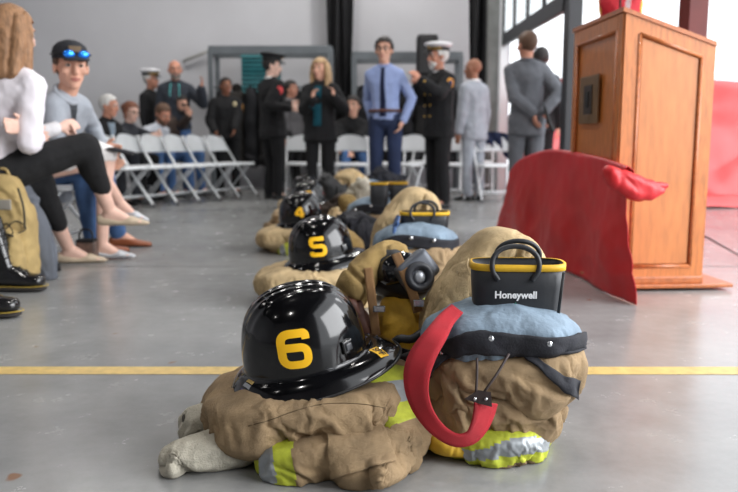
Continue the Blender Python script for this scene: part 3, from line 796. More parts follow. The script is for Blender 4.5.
def coat(label, T=V((0, 0, 0)), seed=0, cuffs=True, stripe=True, cloth=TAN):
    r = root('turnout_coat', label, 'coat', V((-.12, 1.74, 0))+T, 0., 'folded turnout coats under the helmets')
    mats = [cloth, LIME, SILV, KNIT]
    def sb(c, u, v):
        if not stripe or c.y > 1.68: return 0
        x = c.x-(.11-c.z)*.28*-1
        if -.262 < x < -.224 or -.186 < x < -.148: return 1
        if -.224 <= x <= -.186: return 2
        return 0
    sim_loft('lower_fold', [S(-.285, 1.78, .042, .14, .030, 2.4), S(-.22, 1.735, .048, .195, .040, 2.6), S(-.10, 1.725, .052, .215, .044, 2.8), S(.02, 1.73, .054, .215, .046, 2.8), S(.085, 1.745, .06, .18, .05, 2.5)],
         mats if stripe else [cloth]*4, r, nv=110, seed=seed, shr=.16, grav=.12, colorfn=sb, T=T)
    sim_loft('upper_fold', [S(-.375, 1.78, .110, .12, .030, 2.2), S(-.31, 1.755, .118, .175, .038, 2.4), S(-.15, 1.755, .126, .205, .042, 2.6), S(-.02, 1.76, .134, .195, .044, 2.6), S(.045, 1.78, .138, .15, .040, 2.4)],
         [cloth], r, nu=90, nv=94, seed=seed+5, shr=.18, grav=.08, T=T)
    sf = lambda c, u, v: (1 if .0 <= (u*2 % 1) < .3 or .72 < (u*2 % 1) else 2) if stripe else 0
    def band(c, u, v):
        if not stripe: return 0
        if .10 < v < .19 or .29 < v < .37 or .47 < v < .56: return 1
        return 2 if .37 <= v <= .47 or .19 <= v < .23 else 0
    pth = [(.01, 1.87, .175), (.05, 1.78, .168), (.078, 1.70, .125), (.098, 1.64, .078), (.085, 1.59, .042), (.02, 1.56, .034)]
    dv = [V((.055, .012, -.035)), V((.06, .012, -.03)), V((.05, .005, .045)), V((.045, 0, .052)), V((.012, .02, .05)), V((.0, .02, .04))]
    dv = [V((.05, .03, -.02)), V((.055, .035, -.025)), V((.06, .03, .0)), V((.05, .05, .0)), V((.03, .075, .0)), V((.0, .08, 0))]
    secs = []
    for i, (p, d) in enumerate(zip(pth, dv)):
        t = V(pth[min(i+1, 5)])-V(pth[max(i-1, 0)]); n = t.cross(d).normalized()
        secs.append((V(p), d*1.25, n*.030, 3.))
    sim_loft('sleeve', secs, mats if stripe else [cloth]*4, r, nu=70, nv=90, wr=(.005, (4, 4, 6)), seed=seed+9, shr=.12, inset=.008, colorfn=band, T=T)
    if cuffs:
        lo_ = [bvh_of(o) for o in r.children if o.name.split('.')[0] in ('lower_fold', 'sleeve')]
        patch('pocket_flap', lo_, [(325, 420), (345, 421), (365, 424), (384, 428)], [(333, 478), (350, 474), (372, 468), (396, 462)], cloth, r, n=50, k=20, off=.006, th=.004)
    if cuffs:
        for (pts, rs, sd) in (([(-.22, 1.68, .060), (-.30, 1.64, .058), (-.37, 1.615, .048), (-.43, 1.60, .036)], (.038, .042, .038, .034), 1), ([(-.27, 1.80, .085), (-.36, 1.76, .078), (-.43, 1.745, .066)], (.04, .036, .030), 2)):
            secs = []
            for i, p in enumerate(pts):
                t = (V(pts[min(i+1, len(pts)-1)])-V(pts[max(i-1, 0)])).normalized(); n = t.cross(Z_).normalized(); u_ = n.cross(t)
                secs.append((V(p), n*rs[i]*1.45, u_*rs[i]*.72, 2.1))
            o = sim_loft('sleeve_cuff', secs, [KNIT], r, nu=56, nv=56, inset=.007, shr=.22, wr=(.006, (6, 7, 8)), seed=seed+sd, T=T, label='pale knit sleeve cuff', key='cuff%d' % sd)
            e_ = secs[-1]; t = (e_[0]-secs[-2][0]).normalized()
            MB().rings([(e_[0]+T+t*rs[-1]*.55, e_[1]*.62, e_[2]*.5), (e_[0]+T+t*rs[-1]*.74, e_[1]*.42, e_[2]*.30)], 24).build('cuff_shade_plug', mat('cuff_dark', (60, 56, 50), .95), o, world=True)  # solid dark plug, its colour stands for the shade inside the cuff
    return r
def surf(bv, px, py, off=.0015):
    d = ray(px, py).normalized(); h, n, _, _ = bv.ray_cast(V((0, 0, CH)), d)
    if h is None: return None
    return h+(n if n.dot(d) < 0 else -n)*off
def trousers(label, T=V((0, 0, 0)), seed=0, susp=True, detail=True, cloth=TAN, lining=QUILT):
    r = root('turnout_trousers', label, 'trousers', V((.32, 1.8, 0))+T, 0., 'rolled turnout trousers')
    mats = [cloth, LIME, SILV, NAVY]
    def hem(c, u, v):
        z = c.z+.02*math.sin(c.x*14)
        if c.y > 1.86: return 0
        return 1 if .012 < z < .034 or .058 < z < .078 else (2 if .034 <= z <= .058 else 0)
    sim_loft('hem_fold', [S(.185, 1.79, .040, .14, .034, 2.3), S(.24, 1.78, .046, .175, .044, 2.6), S(.33, 1.78, .046, .185, .045, 2.6), S(.395, 1.79, .046, .155, .042, 2.5), S(.425, 1.81, .042, .10, .03, 2.2)],
         mats, r, nu=84, nv=80, wr=(.004, (3, 4, 6)), seed=seed, shr=.1, inset=.008, colorfn=hem, T=T)
    sim_loft('leg_fold', [S(.165, 1.80, .125, .13, .042, 2.2), S(.22, 1.795, .130, .16, .048, 2.4), S(.31, 1.795, .132, .17, .050, 2.4), S(.40, 1.80, .132, .15, .046, 2.4), S(.445, 1.81, .13, .11, .036, 2.2)],
         [cloth], r, seed=seed+2, shr=.2, grav=.08, T=T)
    sim_loft('seat_fold', [S(.165, 1.80, .195, .13, .045, 2.2), S(.22, 1.79, .20, .17, .052, 2.3), S(.33, 1.785, .208, .18, .055, 2.4), S(.43, 1.79, .212, .165, .05, 2.4), S(.485, 1.81, .212, .11, .036, 2.2)],
         [cloth], r, seed=seed+4, shr=.2, grav=.12, T=T)
    sim_loft('liner', [S(.17, 1.81, .262, .12, .04, 2.1), S(.22, 1.80, .280, .155, .052, 2.1), S(.32, 1.80, .292, .165, .058, 2.2), S(.42, 1.80, .290, .155, .052, 2.2), S(.475, 1.81, .275, .11, .036, 2.1)],
         [lining], r, nu=80, nv=80, wr=(.004, (5, 5, 5)), seed=seed+6, shr=.10, inset=.008, T=T, label='blue grey quilted liner')
    ch = [o for o in r.children if o.name.split('.')[0] in ('liner', 'seat_fold', 'leg_fold')]
    if detail:
        bvs = [bvh_of(o) for o in ch]
        wb = patch('waistband', bvs, [(433, 356), (438, 349), (450, 340.5), (466, 334.5), (490, 332), (521, 335), (552, 337), (574, 335), (584, 332)], [(431, 378), (434, 372), (446, 362), (462, 355), (490, 353), (525, 356), (560, 356), (577, 354), (586, 348)], NAVY, r, n=90, k=8, off=.009, th=.007, label='black waistband with metal snaps')
        bv = bvh_of(wb)
        for q in ((443, 353), (491, 339), (549, 344)):
            h = surf(bv, q[0], q[1], 0)
            if h: MB().ell(h, (.0085, .005, .0085)).build('snap', STEEL, wb, world=True, label='round metal snap')
        for xx in (470, 492, 506, 521, 536):
            h0, h1 = surf(bv, xx, 348, .001), surf(bv, xx+2, 353, .001)
            if h0 and h1: MB().tube([h0, h1], .0012, n=6).build('stitch', KNIT, wb, world=True)
        patch('knee_strap', bvs, [(521, 356), (535, 357), (548, 367), (560, 375), (577, 379), (580, 380)], [(527, 361), (536, 367), (545, 375), (556, 384), (566, 393), (576, 398)], NAVY, r, n=50, k=6, off=.006, th=.004)
    else:
        px = [(433, 368, 1.665), (447, 351, 1.645), (472, 342, 1.628), (505, 343, 1.618), (540, 348, 1.62), (568, 350, 1.645), (582, 346, 1.70), (584, 338, 1.77)]
        pts = cr([at(*p)+T for p in px], 60)
        b = MB(); b.ribbon(pts, cr([V((.3, -.3, .9)), V((.1, -.15, 1)), V((0, -.12, 1)), V((0, -.1, 1)), V((0, -.1, 1)), V((-.05, 0, 1)), V((-.1, .05, 1))], 60), [.02+.034*min(1, i/10) for i in range(60)], .012)
        wb = b.build('waistband', NAVY, r, world=True, label='black waistband with metal snaps')
        for q in ((455, 346, 1.62), (502, 337, 1.605), (548, 342, 1.606)):
            MB().ell(at(*q)+T, (.009, .005, .009)).build('snap', STEEL, wb, world=True)
    if susp:
        px = [(457, 309, 1.72), (446, 320, 1.665), (436, 335, 1.615), (424, 353, 1.59), (417, 372, 1.575), (417, 392, 1.565), (424, 412, 1.555), (438, 430, 1.548), (455, 440, 1.545), (470, 438, 1.545), (479, 427, 1.55), (484, 413, 1.557), (486, 403, 1.56)]
        ww = cr([.034, .040, .050, .060, .062, .054, .044, .036, .033, .036, .046, .056, .062], 80)
        P = cr([at(*p)+T for p in px], 80); wd = []
        cc = at(450, 385, 1.6)+T
        for i, p in enumerate(P):
            t = (P[min(i+1, 79)]-P[max(i-1, 0)]).normalized(); n = t.cross(V((0, -.93, .36))).normalized(); wd.append((n*.85+V((0, .5, .1))).normalized() if True else n)
        b = MB(); b.ribbon(P, wd, ww, .005)
        su = b.build('suspender', REDW, r, world=True, label='wide red suspender strap looping down the side')
        tb_ = at(478, 399, 1.548)+T
        b = MB(); b.pts_hull([at(x, y, Y)+T for x, y in ((464, 399), (480, 404), (492, 407), (491, 392), (478, 390)) for Y in (1.545, 1.551)]); tab = b.build('strap_tab', LEATH, su, world=True, sm=False)
        for x in (475, 486): MB().ell(at(x, 399, 1.543)+T, (.004, .003, .004)).build('tab_rivet', STEEL, tab, world=True)
        for (a, c) in (((476, 393), (477, 358)), ((484, 392), (509, 354))):
            A_, C_ = at(*a, 1.555)+T, at(*c, 1.600)+T
            MB().tube(cr([A_, A_.lerp(C_, .5)+V((0, -.006, 0)), C_], 10), .003, n=6).build('strap_lace', LEATH, tab, world=True)
    return r
def rear_bundle(label, T=V((0, 0, 0)), seed=0, cloth=TAN2, sc=1.):
    pth = [(.20, 1.97, .10), (.195, 1.97, .22), (.21, 1.98, .31), (.26, 2.0, .375), (.34, 2.02, .45), (.41, 2.01, .43), (.46, 1.99, .35)]
    rr = [(.06, .042), (.065, .046), (.075, .048), (.08, .046), (.075, .044), (.065, .04), (.05, .032)]
    secs = []
    for i, p in enumerate(pth):
        t = (V(pth[min(i+1, 6)])-V(pth[max(i-1, 0)])).normalized(); n = Y_; u_ = n.cross(t).normalized()
        secs.append((V(p), n*rr[i][0], u_*rr[i][1], 2.4))
    o = sim_loft('cloth_bundle', secs, [cloth], None, nu=80, nv=100, wr=(.010, (4, 4, 5)), seed=seed, shr=.22, T=T)
    if sc != 1: q = T+V((.3, 1.98, 0)); o.data.transform(Matrix.Translation(q) @ Matrix.Rotation(seed*.7, 4, 'Z') @ Matrix.Scale(sc, 4) @ Matrix.Translation(-q))
    tag(o, label, 'clothing', 'tan cloth bundles behind the boots'); return o
O0 = V((0, 0, 0))
helmet('glossy black fire helmet with yellow number 6, nearest of the row', (-.152, 1.755, .214), R(11), '6', yaw=R(17), roll=R(3), sticker=True)
coat('folded tan turnout coat with lime stripes under the number 6 helmet', O0, 0)
trousers('rolled tan turnout trousers with red suspender, under the lettered rubber boot', O0, 11)
rbox_boot('black rubber boot with white lettering standing on the red-suspender trousers', (.360, 1.80, 0), .438, .30, .112, .06, R(-3), logo=True)
rb_ = rear_bundle('crumpled tan cloth bundle behind the lettered rubber boot', O0, 3)
XF[rb_.name] = Matrix.Identity(4)
patch('fabric_flap', [bvh_of(rb_)], [(441, 288), (448, 276), (458, 266), (470, 260)], [(430, 322), (440, 320), (455, 312), (466, 302)], TAN2, rb_, n=40, k=16, off=.008, th=.004)
# mask and small gear between the sets
def mask_set(T=V((0, 0, 0)), seed=0, lab=('', '', '', '')):
    y = 2.08
    r = root('breathing_mask', lab[0], 'mask', at(398, 300, y)+T)
    c = at(398, 282, y)+T
    b = MB(); b.hull([(c+V((-.03, 0, .03)), (.075, .06, .075)), (c+V((.03, -.01, .0)), (.07, .06, .06))])
    b.build('face_seal', mat('black_silicone', (24, 24, 26), .5), r, voxel=.006, smooth=4, world=True)
    b = MB(); b.ell(c+V((-.005, -.045, .045)), (.065, .035, .045), Matrix.Rotation(R(-25), 3, 'Y')); b.build('visor', VISOR, r, world=True)
    rc = at(419, 277, y-.10)+T; f = V((.25, -.95, .25)).normalized(); r_, f_, u_ = frame(f)
    Mx = basis(r_, f_, u_)
    b = MB(); b.box(rc+V((-.006, .03, .012)), (.105, .06, .085), Mx @ Matrix.Rotation(R(35), 3, 'Y'), bev=.018, seg=3); rg = b.build('regulator', mat('grey_regulator', (88, 92, 100), .4, .3), r, world=True)
    b = MB(); n = 24; rg_pts = [rc+f_*.006+(r_*math.cos(2*math.pi*k/n)+u_*math.sin(2*math.pi*k/n))*.031 for k in range(n)]
    b.tube(rg_pts, .011, n=10, closed=True); b.build('regulator_ring', DKPL, rg, world=True)
    b = MB(); b.ell(rc+f_*.004, (.016, .008, .018), Mx); b.build('regulator_button', mat('pale_button', (176, 180, 186), .35, .4), rg, world=True)
    # straps
    P = cr([at(368, 268, y-.09)+T, at(371, 292, y-.12)+T, at(374, 318, y-.13)+T, at(377, 340, y-.13)+T], 24)
    MB().ribbon(P, [V((1, 0, .1))]*24, .024, .004).build('head_strap', STRAP, r, world=True)
    P = cr([at(396, 254, y-.06)+T, at(404, 272, y-.11)+T, at(413, 294, y-.12)+T, at(418, 312, y-.12)+T], 24)
    MB().ribbon(P, [V((1, 0, .2))]*24, .026, .004).build('head_strap', STRAP, r, world=True)
    MB().box(at(379, 309, y-.14)+T, (.032, .008, .018), bev=.003).build('strap_buckle', STEEL, r, world=True, sm=False)
    MB().box(at(419, 303, y-.13)+T, (.030, .010, .020), bev=.003).build('strap_buckle', STEEL, r, world=True, sm=False)
    # tan hood wrapped over it
    pth = [at(346, 302, y-.05), at(356, 283, y-.06), at(370, 264, y-.02), at(386, 252, y+.02), at(402, 252, y+.04)]
    secs = []
    for i, p in enumerate(pth):
        t = (pth[min(i+1, 4)]-pth[max(i-1, 0)]).normalized(); n = Y_; u_ = n.cross(t).normalized()
        secs.append((p, n*.05, u_*(.036, .040, .034, .026, .02)[i], 2.2))
    o = loft('protective_hood', secs, [OLIVE], None, nu=70, nv=70, wr=(.010, (6, 5, 6)), seed=seed+2, T=T, floor=False)
    tag(o, lab[1], 'hood')
    # yellow pouch
    c0 = at(404, 318, y-.03)
    secs = [(V((c0.x-.005, y-.03, .01)), V((.075, 0, 0)), V((0, .07, 0)), 2.6), (V((c0.x, y-.03, .10)), V((.085, 0, 0)), V((0, .08, 0)), 2.4), (V((c0.x, y-.03, .20)), V((.082, 0, 0)), V((0, .075, 0)), 2.3), (V((c0.x-.005, y-.02, .265)), V((.06, 0, 0)), V((0, .05, 0)), 2.2)]
    o = loft('leather_pouch', secs, [YPCH], None, nu=70, nv=70, wr=(.008, (9, 9, 5)), seed=seed+5, T=T)
    tag(o, lab[2], 'pouch')
    # brown leather strap piece on the left
    secs = [(at(352, 305, y-.10), V((.028, 0, 0)), V((0, .03, 0)), 2.5), (at(360, 322, y-.10), V((.03, 0, 0)), V((0, .03, 0)), 2.5), (at(368, 345, y-.10), V((.026, 0, 0)), V((0, .03, 0)), 2.5)]
    o = loft('leather_strap', secs, [mat('red_brown_leather', (84, 48, 36), .6, var=.25, vs=18, bump=.2, bs=60)], None, nu=40, nv=40, wr=(.008, (9, 9, 7)), seed=seed, T=T, floor=False)
    tag(o, lab[3], 'glove')
mask_set(O0, 0, ('black breathing mask with grey regulator ring between coat 6 and the tan bundle', 'mustard tan cloth hood bunched over the breathing mask', 'rounded mustard yellow leather pouch under the breathing mask', 'red-brown leather strap tucked beside the number 6 helmet'))
# black harness tangle and flat yellow pouch by the red suspender
hr = root('breathing_harness', 'tangle of black harness straps and hose between the coat and red suspender', 'harness', onz(405, 400))
random.seed(4)
for k in range(7):
    y = 1.88+.02*k; x0 = 388+random.uniform(-4, 6); y0 = 352+k*9
    P = cr([at(x0, y0, y), at(x0+12, y0-8+random.uniform(-6, 6), y-.02), at(x0+26, y0-12+random.uniform(-6, 6), y-.02), at(x0+44, y0-20+random.uniform(-8, 8), y)], 18)
    if k % 2: MB().ribbon(P, [V((0, -.3, 1))]*18, .024, .005).build('strap', NAVY, hr, world=True)
    else: MB().tube(P, .011, n=10).build('hose', RUBB, hr, world=True)
MB().box(at(404, 358, 1.83), (.05, .02, .02), Matrix.Rotation(R(-20), 3, 'Y'), bev=.004).build('buckle', DKPL, hr, world=True, sm=False)
MB().box(at(398, 382, 1.85), (.05, .03, .03), Matrix.Rotation(R(30), 3, 'Y'), bev=.006).build('buckle', DKPL, hr, world=True, sm=False)
o = loft('cloth_pouch', [S(.10, 1.78, .045, .07, .032, 2.4), S(.15, 1.75, .04, .12, .034, 2.5), S(.21, 1.72, .028, .10, .024, 2.5), S(.25, 1.71, .02, .06, .015, 2.3)], [mat('bright_yellow_cloth', (206, 166, 44), .7, var=.15, vs=14, bump=.2, bs=60)], None, nu=70, nv=60, wr=(.008, (9, 9, 7)), seed=2)
tag(o, 'flat yellow cloth pouch on the floor under the red suspender', 'pouch')
# ---- set 5 and those beyond
def gearset(T, digit, labs, seed, hoff=(0, 0), poff=(0, 0), susp=False, lining=QUILT, boots=True):
    Th = T+V((hoff[0], hoff[1], 0)); Tp = T+V((poff[0], poff[1], 0))
    helmet(labs[0], (-.152, 1.755, .21), R(9), digit, yaw=R(19+seed % 5), roll=R(2), T=Th)
    coat(labs[1], Th+V((-.05, .0, 0)), seed, cuffs=False, stripe=seed % 2 == 0, cloth=TAN2)
    trousers(labs[2], Tp, seed+4, susp=False, detail=False, lining=lining)
    return Tp
T5 = V((-.085, 1.70, 0))
Tp = gearset(T5, '5', ['glossy black fire helmet with yellow number 5', 'folded tan turnout coat under the number 5 helmet', 'rolled turnout trousers with blue liner and black snap band beside helmet 5'], 21, hoff=(.02, -.06), poff=(-.02, .0))
rbox_boot('black rubber boot with thick yellow rim in the blue-lined trousers', (.365, 1.80, 0), .402, .29, .115, .062, R(-2), T=Tp)
rear_bundle('crumpled tan cloth bundle behind the thick yellow-rimmed boot', Tp+V((-.02, .02, .0)), 8)
o = loft('denim_cloth', [(at(385, 268, 3.42), V((0, .05, 0)), V((.02, 0, .03)), 2.3), (at(390, 245, 3.42), V((0, .08, 0)), V((.02, 0, .03)), 2.3), (at(396, 222, 3.46), V((0, .08, 0)), V((.015, 0, .02)), 2.3)], [BLUE], None, nu=40, nv=40, wr=(.01, (9, 9, 9)), floor=False, seed=3)
tag(o, 'bright blue cloth edge hanging down the side of the number 5 trousers', 'cloth')
T4 = V((-.30, 3.25, 0))
Tp = gearset(T4, '4', ['black fire helmet second behind the number 5 helmet, digit half hidden', 'folded tan turnout coat under the helmet just behind helmet 5', 'rolled tan turnout trousers below the pair of banded tall boots'], 32, poff=(.02, .1))
for dx, lab in ((-.066, 'tall black rubber boot with orange-yellow band, front one of the middle pair'), (.066, 'tall black rubber boot with orange-yellow band, rear one of the middle pair')):
    q = at(389, 200, 5.05)
    rbox_boot(lab, (q.x+dx-.0, 5.05+dx*.4, 0), .455, .2, .062, .062, R(-6), handles=False)
rear_bundle('crumpled tan cloth bundle beside the pair of banded tall boots', Tp+V((-.14, .0, .0)), 12, OLIVE, .72)
T3 = V((-.36, 4.65, 0))
gearset(T3, '3', ['blurred black fire helmet third behind the number 5 helmet', 'folded tan turnout coat under the third helmet behind helmet 5', 'rolled tan turnout trousers lying behind the banded boots'], 44, poff=(.05, .1))
rear_bundle('dusty tan cloth bundle lying farther back beside the third helmet', T3+V((-.05, .1, -.0)), 15, TAN, .66)
T2 = V((-.49, 5.9, 0))
gearset(T2, '2', ['farthest black fire helmet by the feet of the blond woman', 'folded tan turnout coat under the farthest helmet', 'rolled tan turnout trousers at the feet of the man in the tie'], 58, poff=(.15, .1))
rear_bundle('crumpled mustard cloth bundle at the far end of the gear row', T2+V((.08, .0, -.0)), 18, TAN2, .62)
# dark gear between far sets
for i, (px, py, Y, lab) in enumerate(((352, 215, 4.6, 'dark folded glove bundle between the helmets and the banded boots'), (345, 200, 5.9, 'dark harness bundle lying among the far tan coats'), (372, 185, 6.9, 'black jacket bundle at the far end of the gear row'))):
    c = at(px, py, Y); c.z = .12
    o = loft('gear_bundle', [(c+V((-.14, 0, 0)), V((0, .10, 0)), V((0, 0, .09)), 2.3), (c+V((0, 0, .03)), V((0, .14, 0)), V((0, 0, .14)), 2.3), (c+V((.14, 0, 0)), V((0, .10, 0)), V((0, 0, .10)), 2.3)], [[NAVY, mat('dark_brown_gear', (58, 44, 34), .8, var=.4), NAVY][i]], None, nu=60, nv=60, wr=(.04, (8, 8, 8)), seed=i+30)
    tag(o, lab, 'gear bundle')
for i, (px, py, Y, w, h, cl, lab) in enumerate(((365, 190, 5.6, .10, .07, KNIT, 'cream cloth bunched behind the banded tall boots'), (338, 222, 4.9, .09, .07, TAN2, 'small tan cloth bundle right of the helmets'), (330, 186, 7.2, .13, .08, BLK, 'black gear heap at the feet of the blond woman'), (352, 178, 7.7, .14, .07, TAN2, 'pale tan folded cloth lying before the middle white chair'), (342, 240, 4.2, .08, .07, OLIVE, 'mustard cloth bunched just behind helmet 5'), (385, 176, 7.9, .16, .07, NAVY, 'dark jacket heap at the feet of the man in the tie'), (284, 222, 5.3, .10, .05, TAN, 'tan sleeve end spilling left of the helmet row'))):
    c = at(px, py, Y); zc = max(.08, c.z-.02)
    c.z = zc
    o = loft('gear_bundle', [(c+V((-w, 0, -.02)), V((0, .08, 0)), V((0, 0, h*.7)), 2.3), (c+V((-w*.3, 0, .02)), V((0, .11, 0)), V((0, 0, h*1.2)), 2.3), (c+V((w*.4, .02, -.01)), V((0, .10, 0)), V((0, 0, h)), 2.3), (c+V((w, 0, -.03)), V((0, .07, 0)), V((0, 0, h*.6)), 2.3)], [cl], None, nu=60, nv=60, wr=(.03, (8, 8, 9)), seed=i+50)
    zmin = min(v.co.z for v in o.data.vertices)
    for v in o.data.vertices: v.co.z = v.co.z if v.co.z > zc else zc-(zc-v.co.z)*(zc-.003)/max(1e-3, zc-zmin)
    tag(o, lab, 'gear bundle')
# seam line on the near coat
def seam(parent_name, part, pix, m, r=.0011):
    rt = [o for o in bpy.data.objects if o.name == parent_name][0]
    ch = [o for o in rt.children if o.name.split('.')[0] == part][0]
    bv = bvh_of(ch); pts = []
    P = cr([V((x, y, 0)) for x, y in pix], 50)
    for q in P:
        h = surf(bv, q.x, q.y, .0004)
        if h and (not pts or (h-pts[-1]).length < .05): pts.append(h)
    if len(pts) > 3: MB().tube(pts, r, n=6).build('seam', m, ch, world=True)
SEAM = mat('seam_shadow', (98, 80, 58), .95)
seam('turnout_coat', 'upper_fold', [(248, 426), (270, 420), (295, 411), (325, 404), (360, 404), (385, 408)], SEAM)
# ================================================================== CHAIRS
CHW = mat('white_chair_plastic', (228, 230, 232), .45, var=.03)
CHWF = mat('white_chair_frame', (218, 220, 222), .4, var=.03)
CHG = mat('grey_chair_steel', (232, 235, 237), .4, .0, var=.05)
CHGF = mat('grey_chair_frame', (205, 208, 210), .35, .2, var=.05)
FOOTM = mat('grey_rubber_foot', (90, 90, 92), .8)
def fold_chair(label, x, y, yaw, m, mf, group, w=.44):
    r = root('folding_chair', label, 'chair', (x, y, 0), yaw, group)
    h = w/2
    # backrest: curved panel, rounded top
    bm = bmesh.new(); nx, nz = 16, 10; g = []
    for j in range(nz+1):
        row = []
        for i in range(nx+1):
            s = -1+2*i/nx; t = j/nz
            lim = 1 if t < .45 else math.sqrt(max(0, 1-((t-.45)/.55)**2*.55))
            row.append(bm.verts.new((s*(h-.01)*(lim if abs(s) > .0 else 1), .20+.10*(t)+.035*(1-s*s)-.02, .60+.215*t-.03*(s*s)*t**3)))
        g.append(row)
    for j in range(nz):
        for i in range(nx): bm.faces.new((g[j][i], g[j][i+1], g[j+1][i+1], g[j+1][i]))
    bmesh.ops.solidify(bm, geom=bm.faces[:], thickness=.018)
    me = bpy.data.meshes.new('backrest'); bm.to_mesh(me); bm.free(); link('backrest', me, m, r)
    b = MB(); b.box((0, -.02, .445), (w-.05, .40, .025), bev=.011, seg=3); b.build('seat', m, r)
    for s in (-1, 1):
        b = MB(); b.tube(cr([V((s*(h-.03), .285, .79)), V((s*(h-.005), .245, .70)), V((s*h, .10, .47)), V((s*h, -.10, .20)), V((s*h, -.25, .012))], 20), .0125, n=8)
        lg = b.build('leg', mf, r); MB().cap((s*h, -.25, .016), (s*h, -.243, .03), .016).build('foot', FOOTM, lg)
        b = MB(); b.tube([V((s*(h-.035), -.16, .43)), V((s*(h-.035), .02, .25)), V((s*(h-.035), .24, .012))], .011, n=8)
        lg = b.build('leg', mf, r); MB().cap((s*(h-.035), .24, .015), (s*(h-.035), .236, .03), .015).build('foot', FOOTM, lg)
    b = MB(); b.tube([V((-h, -.155, .135)), V((h, -.155, .135))], .009, n=8); b.build('crossbar', mf, r)
    b = MB(); b.tube([V((-h+.035, .17, .09)), V((h-.035, .17, .09))], .009, n=8); b.build('crossbar', mf, r)
    b = MB(); b.tube([V((-h, -.0, .425)), V((-h, -.20, .43)), V((-h+.02, -.215, .43)), V((h-.02, -.215, .43)), V((h, -.20, .43)), V((h, -.0, .425))], .010, n=8); b.build('seat_rail', mf, r)
    return r
sil_yaw = R(68)
f0, f1 = onz(148, 208), onz(252, 200)
f0 = V((f0.x, f0.y*.985, 0)); f1 = V((f1.x*1.03, f1.y*1.03, 0))
lab6 = ['nearest', 'second', 'third', 'fourth', 'fifth', 'farthest']
for k in range(6):
    f = f0.lerp(f1, k/5); d = V((math.sin(sil_yaw), -math.cos(sil_yaw), 0))
    c = f-d*.25
    fold_chair('empty grey steel folding chair, %s of the row before the seated group' % lab6[k], c.x-.03, c.y-.0, sil_yaw, CHG, CHGF, 'grey folding chairs in the side row')
for px, Y, yw, lab in ((303, 9.8, 4, 'white folding chair standing behind the blond woman'), (351, 9.5, 2, 'white folding chair in front of the seated dark-haired man'),
    (387, 9.8, -6, 'white folding chair behind the legs of the man in the tie'), (404, 9.4, -28, 'white folding chair between the man in the tie and the white-capped officer'), (426, 10.4, -20, 'white folding chair one row behind the white-capped officer'),
    (455, 9.5, -28, 'white folding chair just right of the white-capped officer'), (477, 10.5, -8, 'white folding chair behind the man in pale grey suit'), (496, 9.1, 6, 'white folding chair with a navy jacket over its back')):
    p = at(px, 150, Y); fold_chair(lab, p.x, Y, R(yw), CHW, CHWF, 'white folding chairs in the middle rows')
# navy jacket over the last chair
jp = at(496, 150, 9.1)
bm = bmesh.new(); g = []
for i in range(31):
    row = []; s = -1+2*i/30
    for j in range(31):
        t = j/30*2-1; drop = (.10+.22*(abs(s)**2))*abs(t)+.02*math.sin(i*.9)*abs(t)
        y = .29+.05*t+(.02*math.sin(i*.8+j*.3))
        row.append(bm.verts.new((jp.x+s*.275, 9.1+y, .845-.06*s*s-drop*(1.6 if t < 0 else 1.0)*abs(t)**.2)))
    g.append(row)
for i in range(30):
    for j in range(30): bm.faces.new((g[i][j], g[i+1][j], g[i+1][j+1], g[i][j+1]))
bmesh.ops.solidify(bm, geom=bm.faces[:], thickness=.02)
me = bpy.data.meshes.new('jacket'); bm.to_mesh(me); bm.free()
tag(link('jacket', me, mat('navy_jacket', (36, 46, 78), .85, var=.25, vs=12)), 'navy blue jacket hung over the back of a white folding chair', 'jacket')
# ================================================================== PEOPLE
SKIN = mat('skin_light', (214, 164, 140), .6, var=.08, vs=18)
SKINP = mat('skin_pale', (226, 186, 168), .6, var=.07, vs=18)
SKINR = mat('skin_ruddy', (196, 138, 114), .6, var=.1, vs=18)
SKIND = mat('skin_brown', (150, 100, 76), .6, var=.1, vs=18)
EYEW = mat('eye_white', (176, 166, 158), .3, var=.02); EYED = mat('eye_dark', (40, 30, 26), .25, var=.05)
LIPS = mat('lips', (184, 120, 108), .55, var=.05)
def hairm(n, rgb): return mat('hair_'+n, rgb, .6, var=.35, vs=30, bump=.35, bs=120, stretch=(3, 3, .5))
def clothm(n, rgb, rough=.9, var=.15): return mat('cloth_'+n, rgb, rough, var=var, vs=8, bump=.12, bs=35)
def ik(a, c, l1, l2, pole):
    d = c-a; L = d.length
    if L > (l1+l2)*.995: c = a+d.normalized()*(l1+l2)*.995; d = c-a; L = d.length
    x = (l1*l1-l2*l2+L*L)/(2*L); h = math.sqrt(max(1e-6, l1*l1-x*x)); n = d.normalized()
    p = pole-n*pole.dot(n)
    if p.length < 1e-4: p = V((0, 1, 0))
    return a+n*x+p.normalized()*h, c
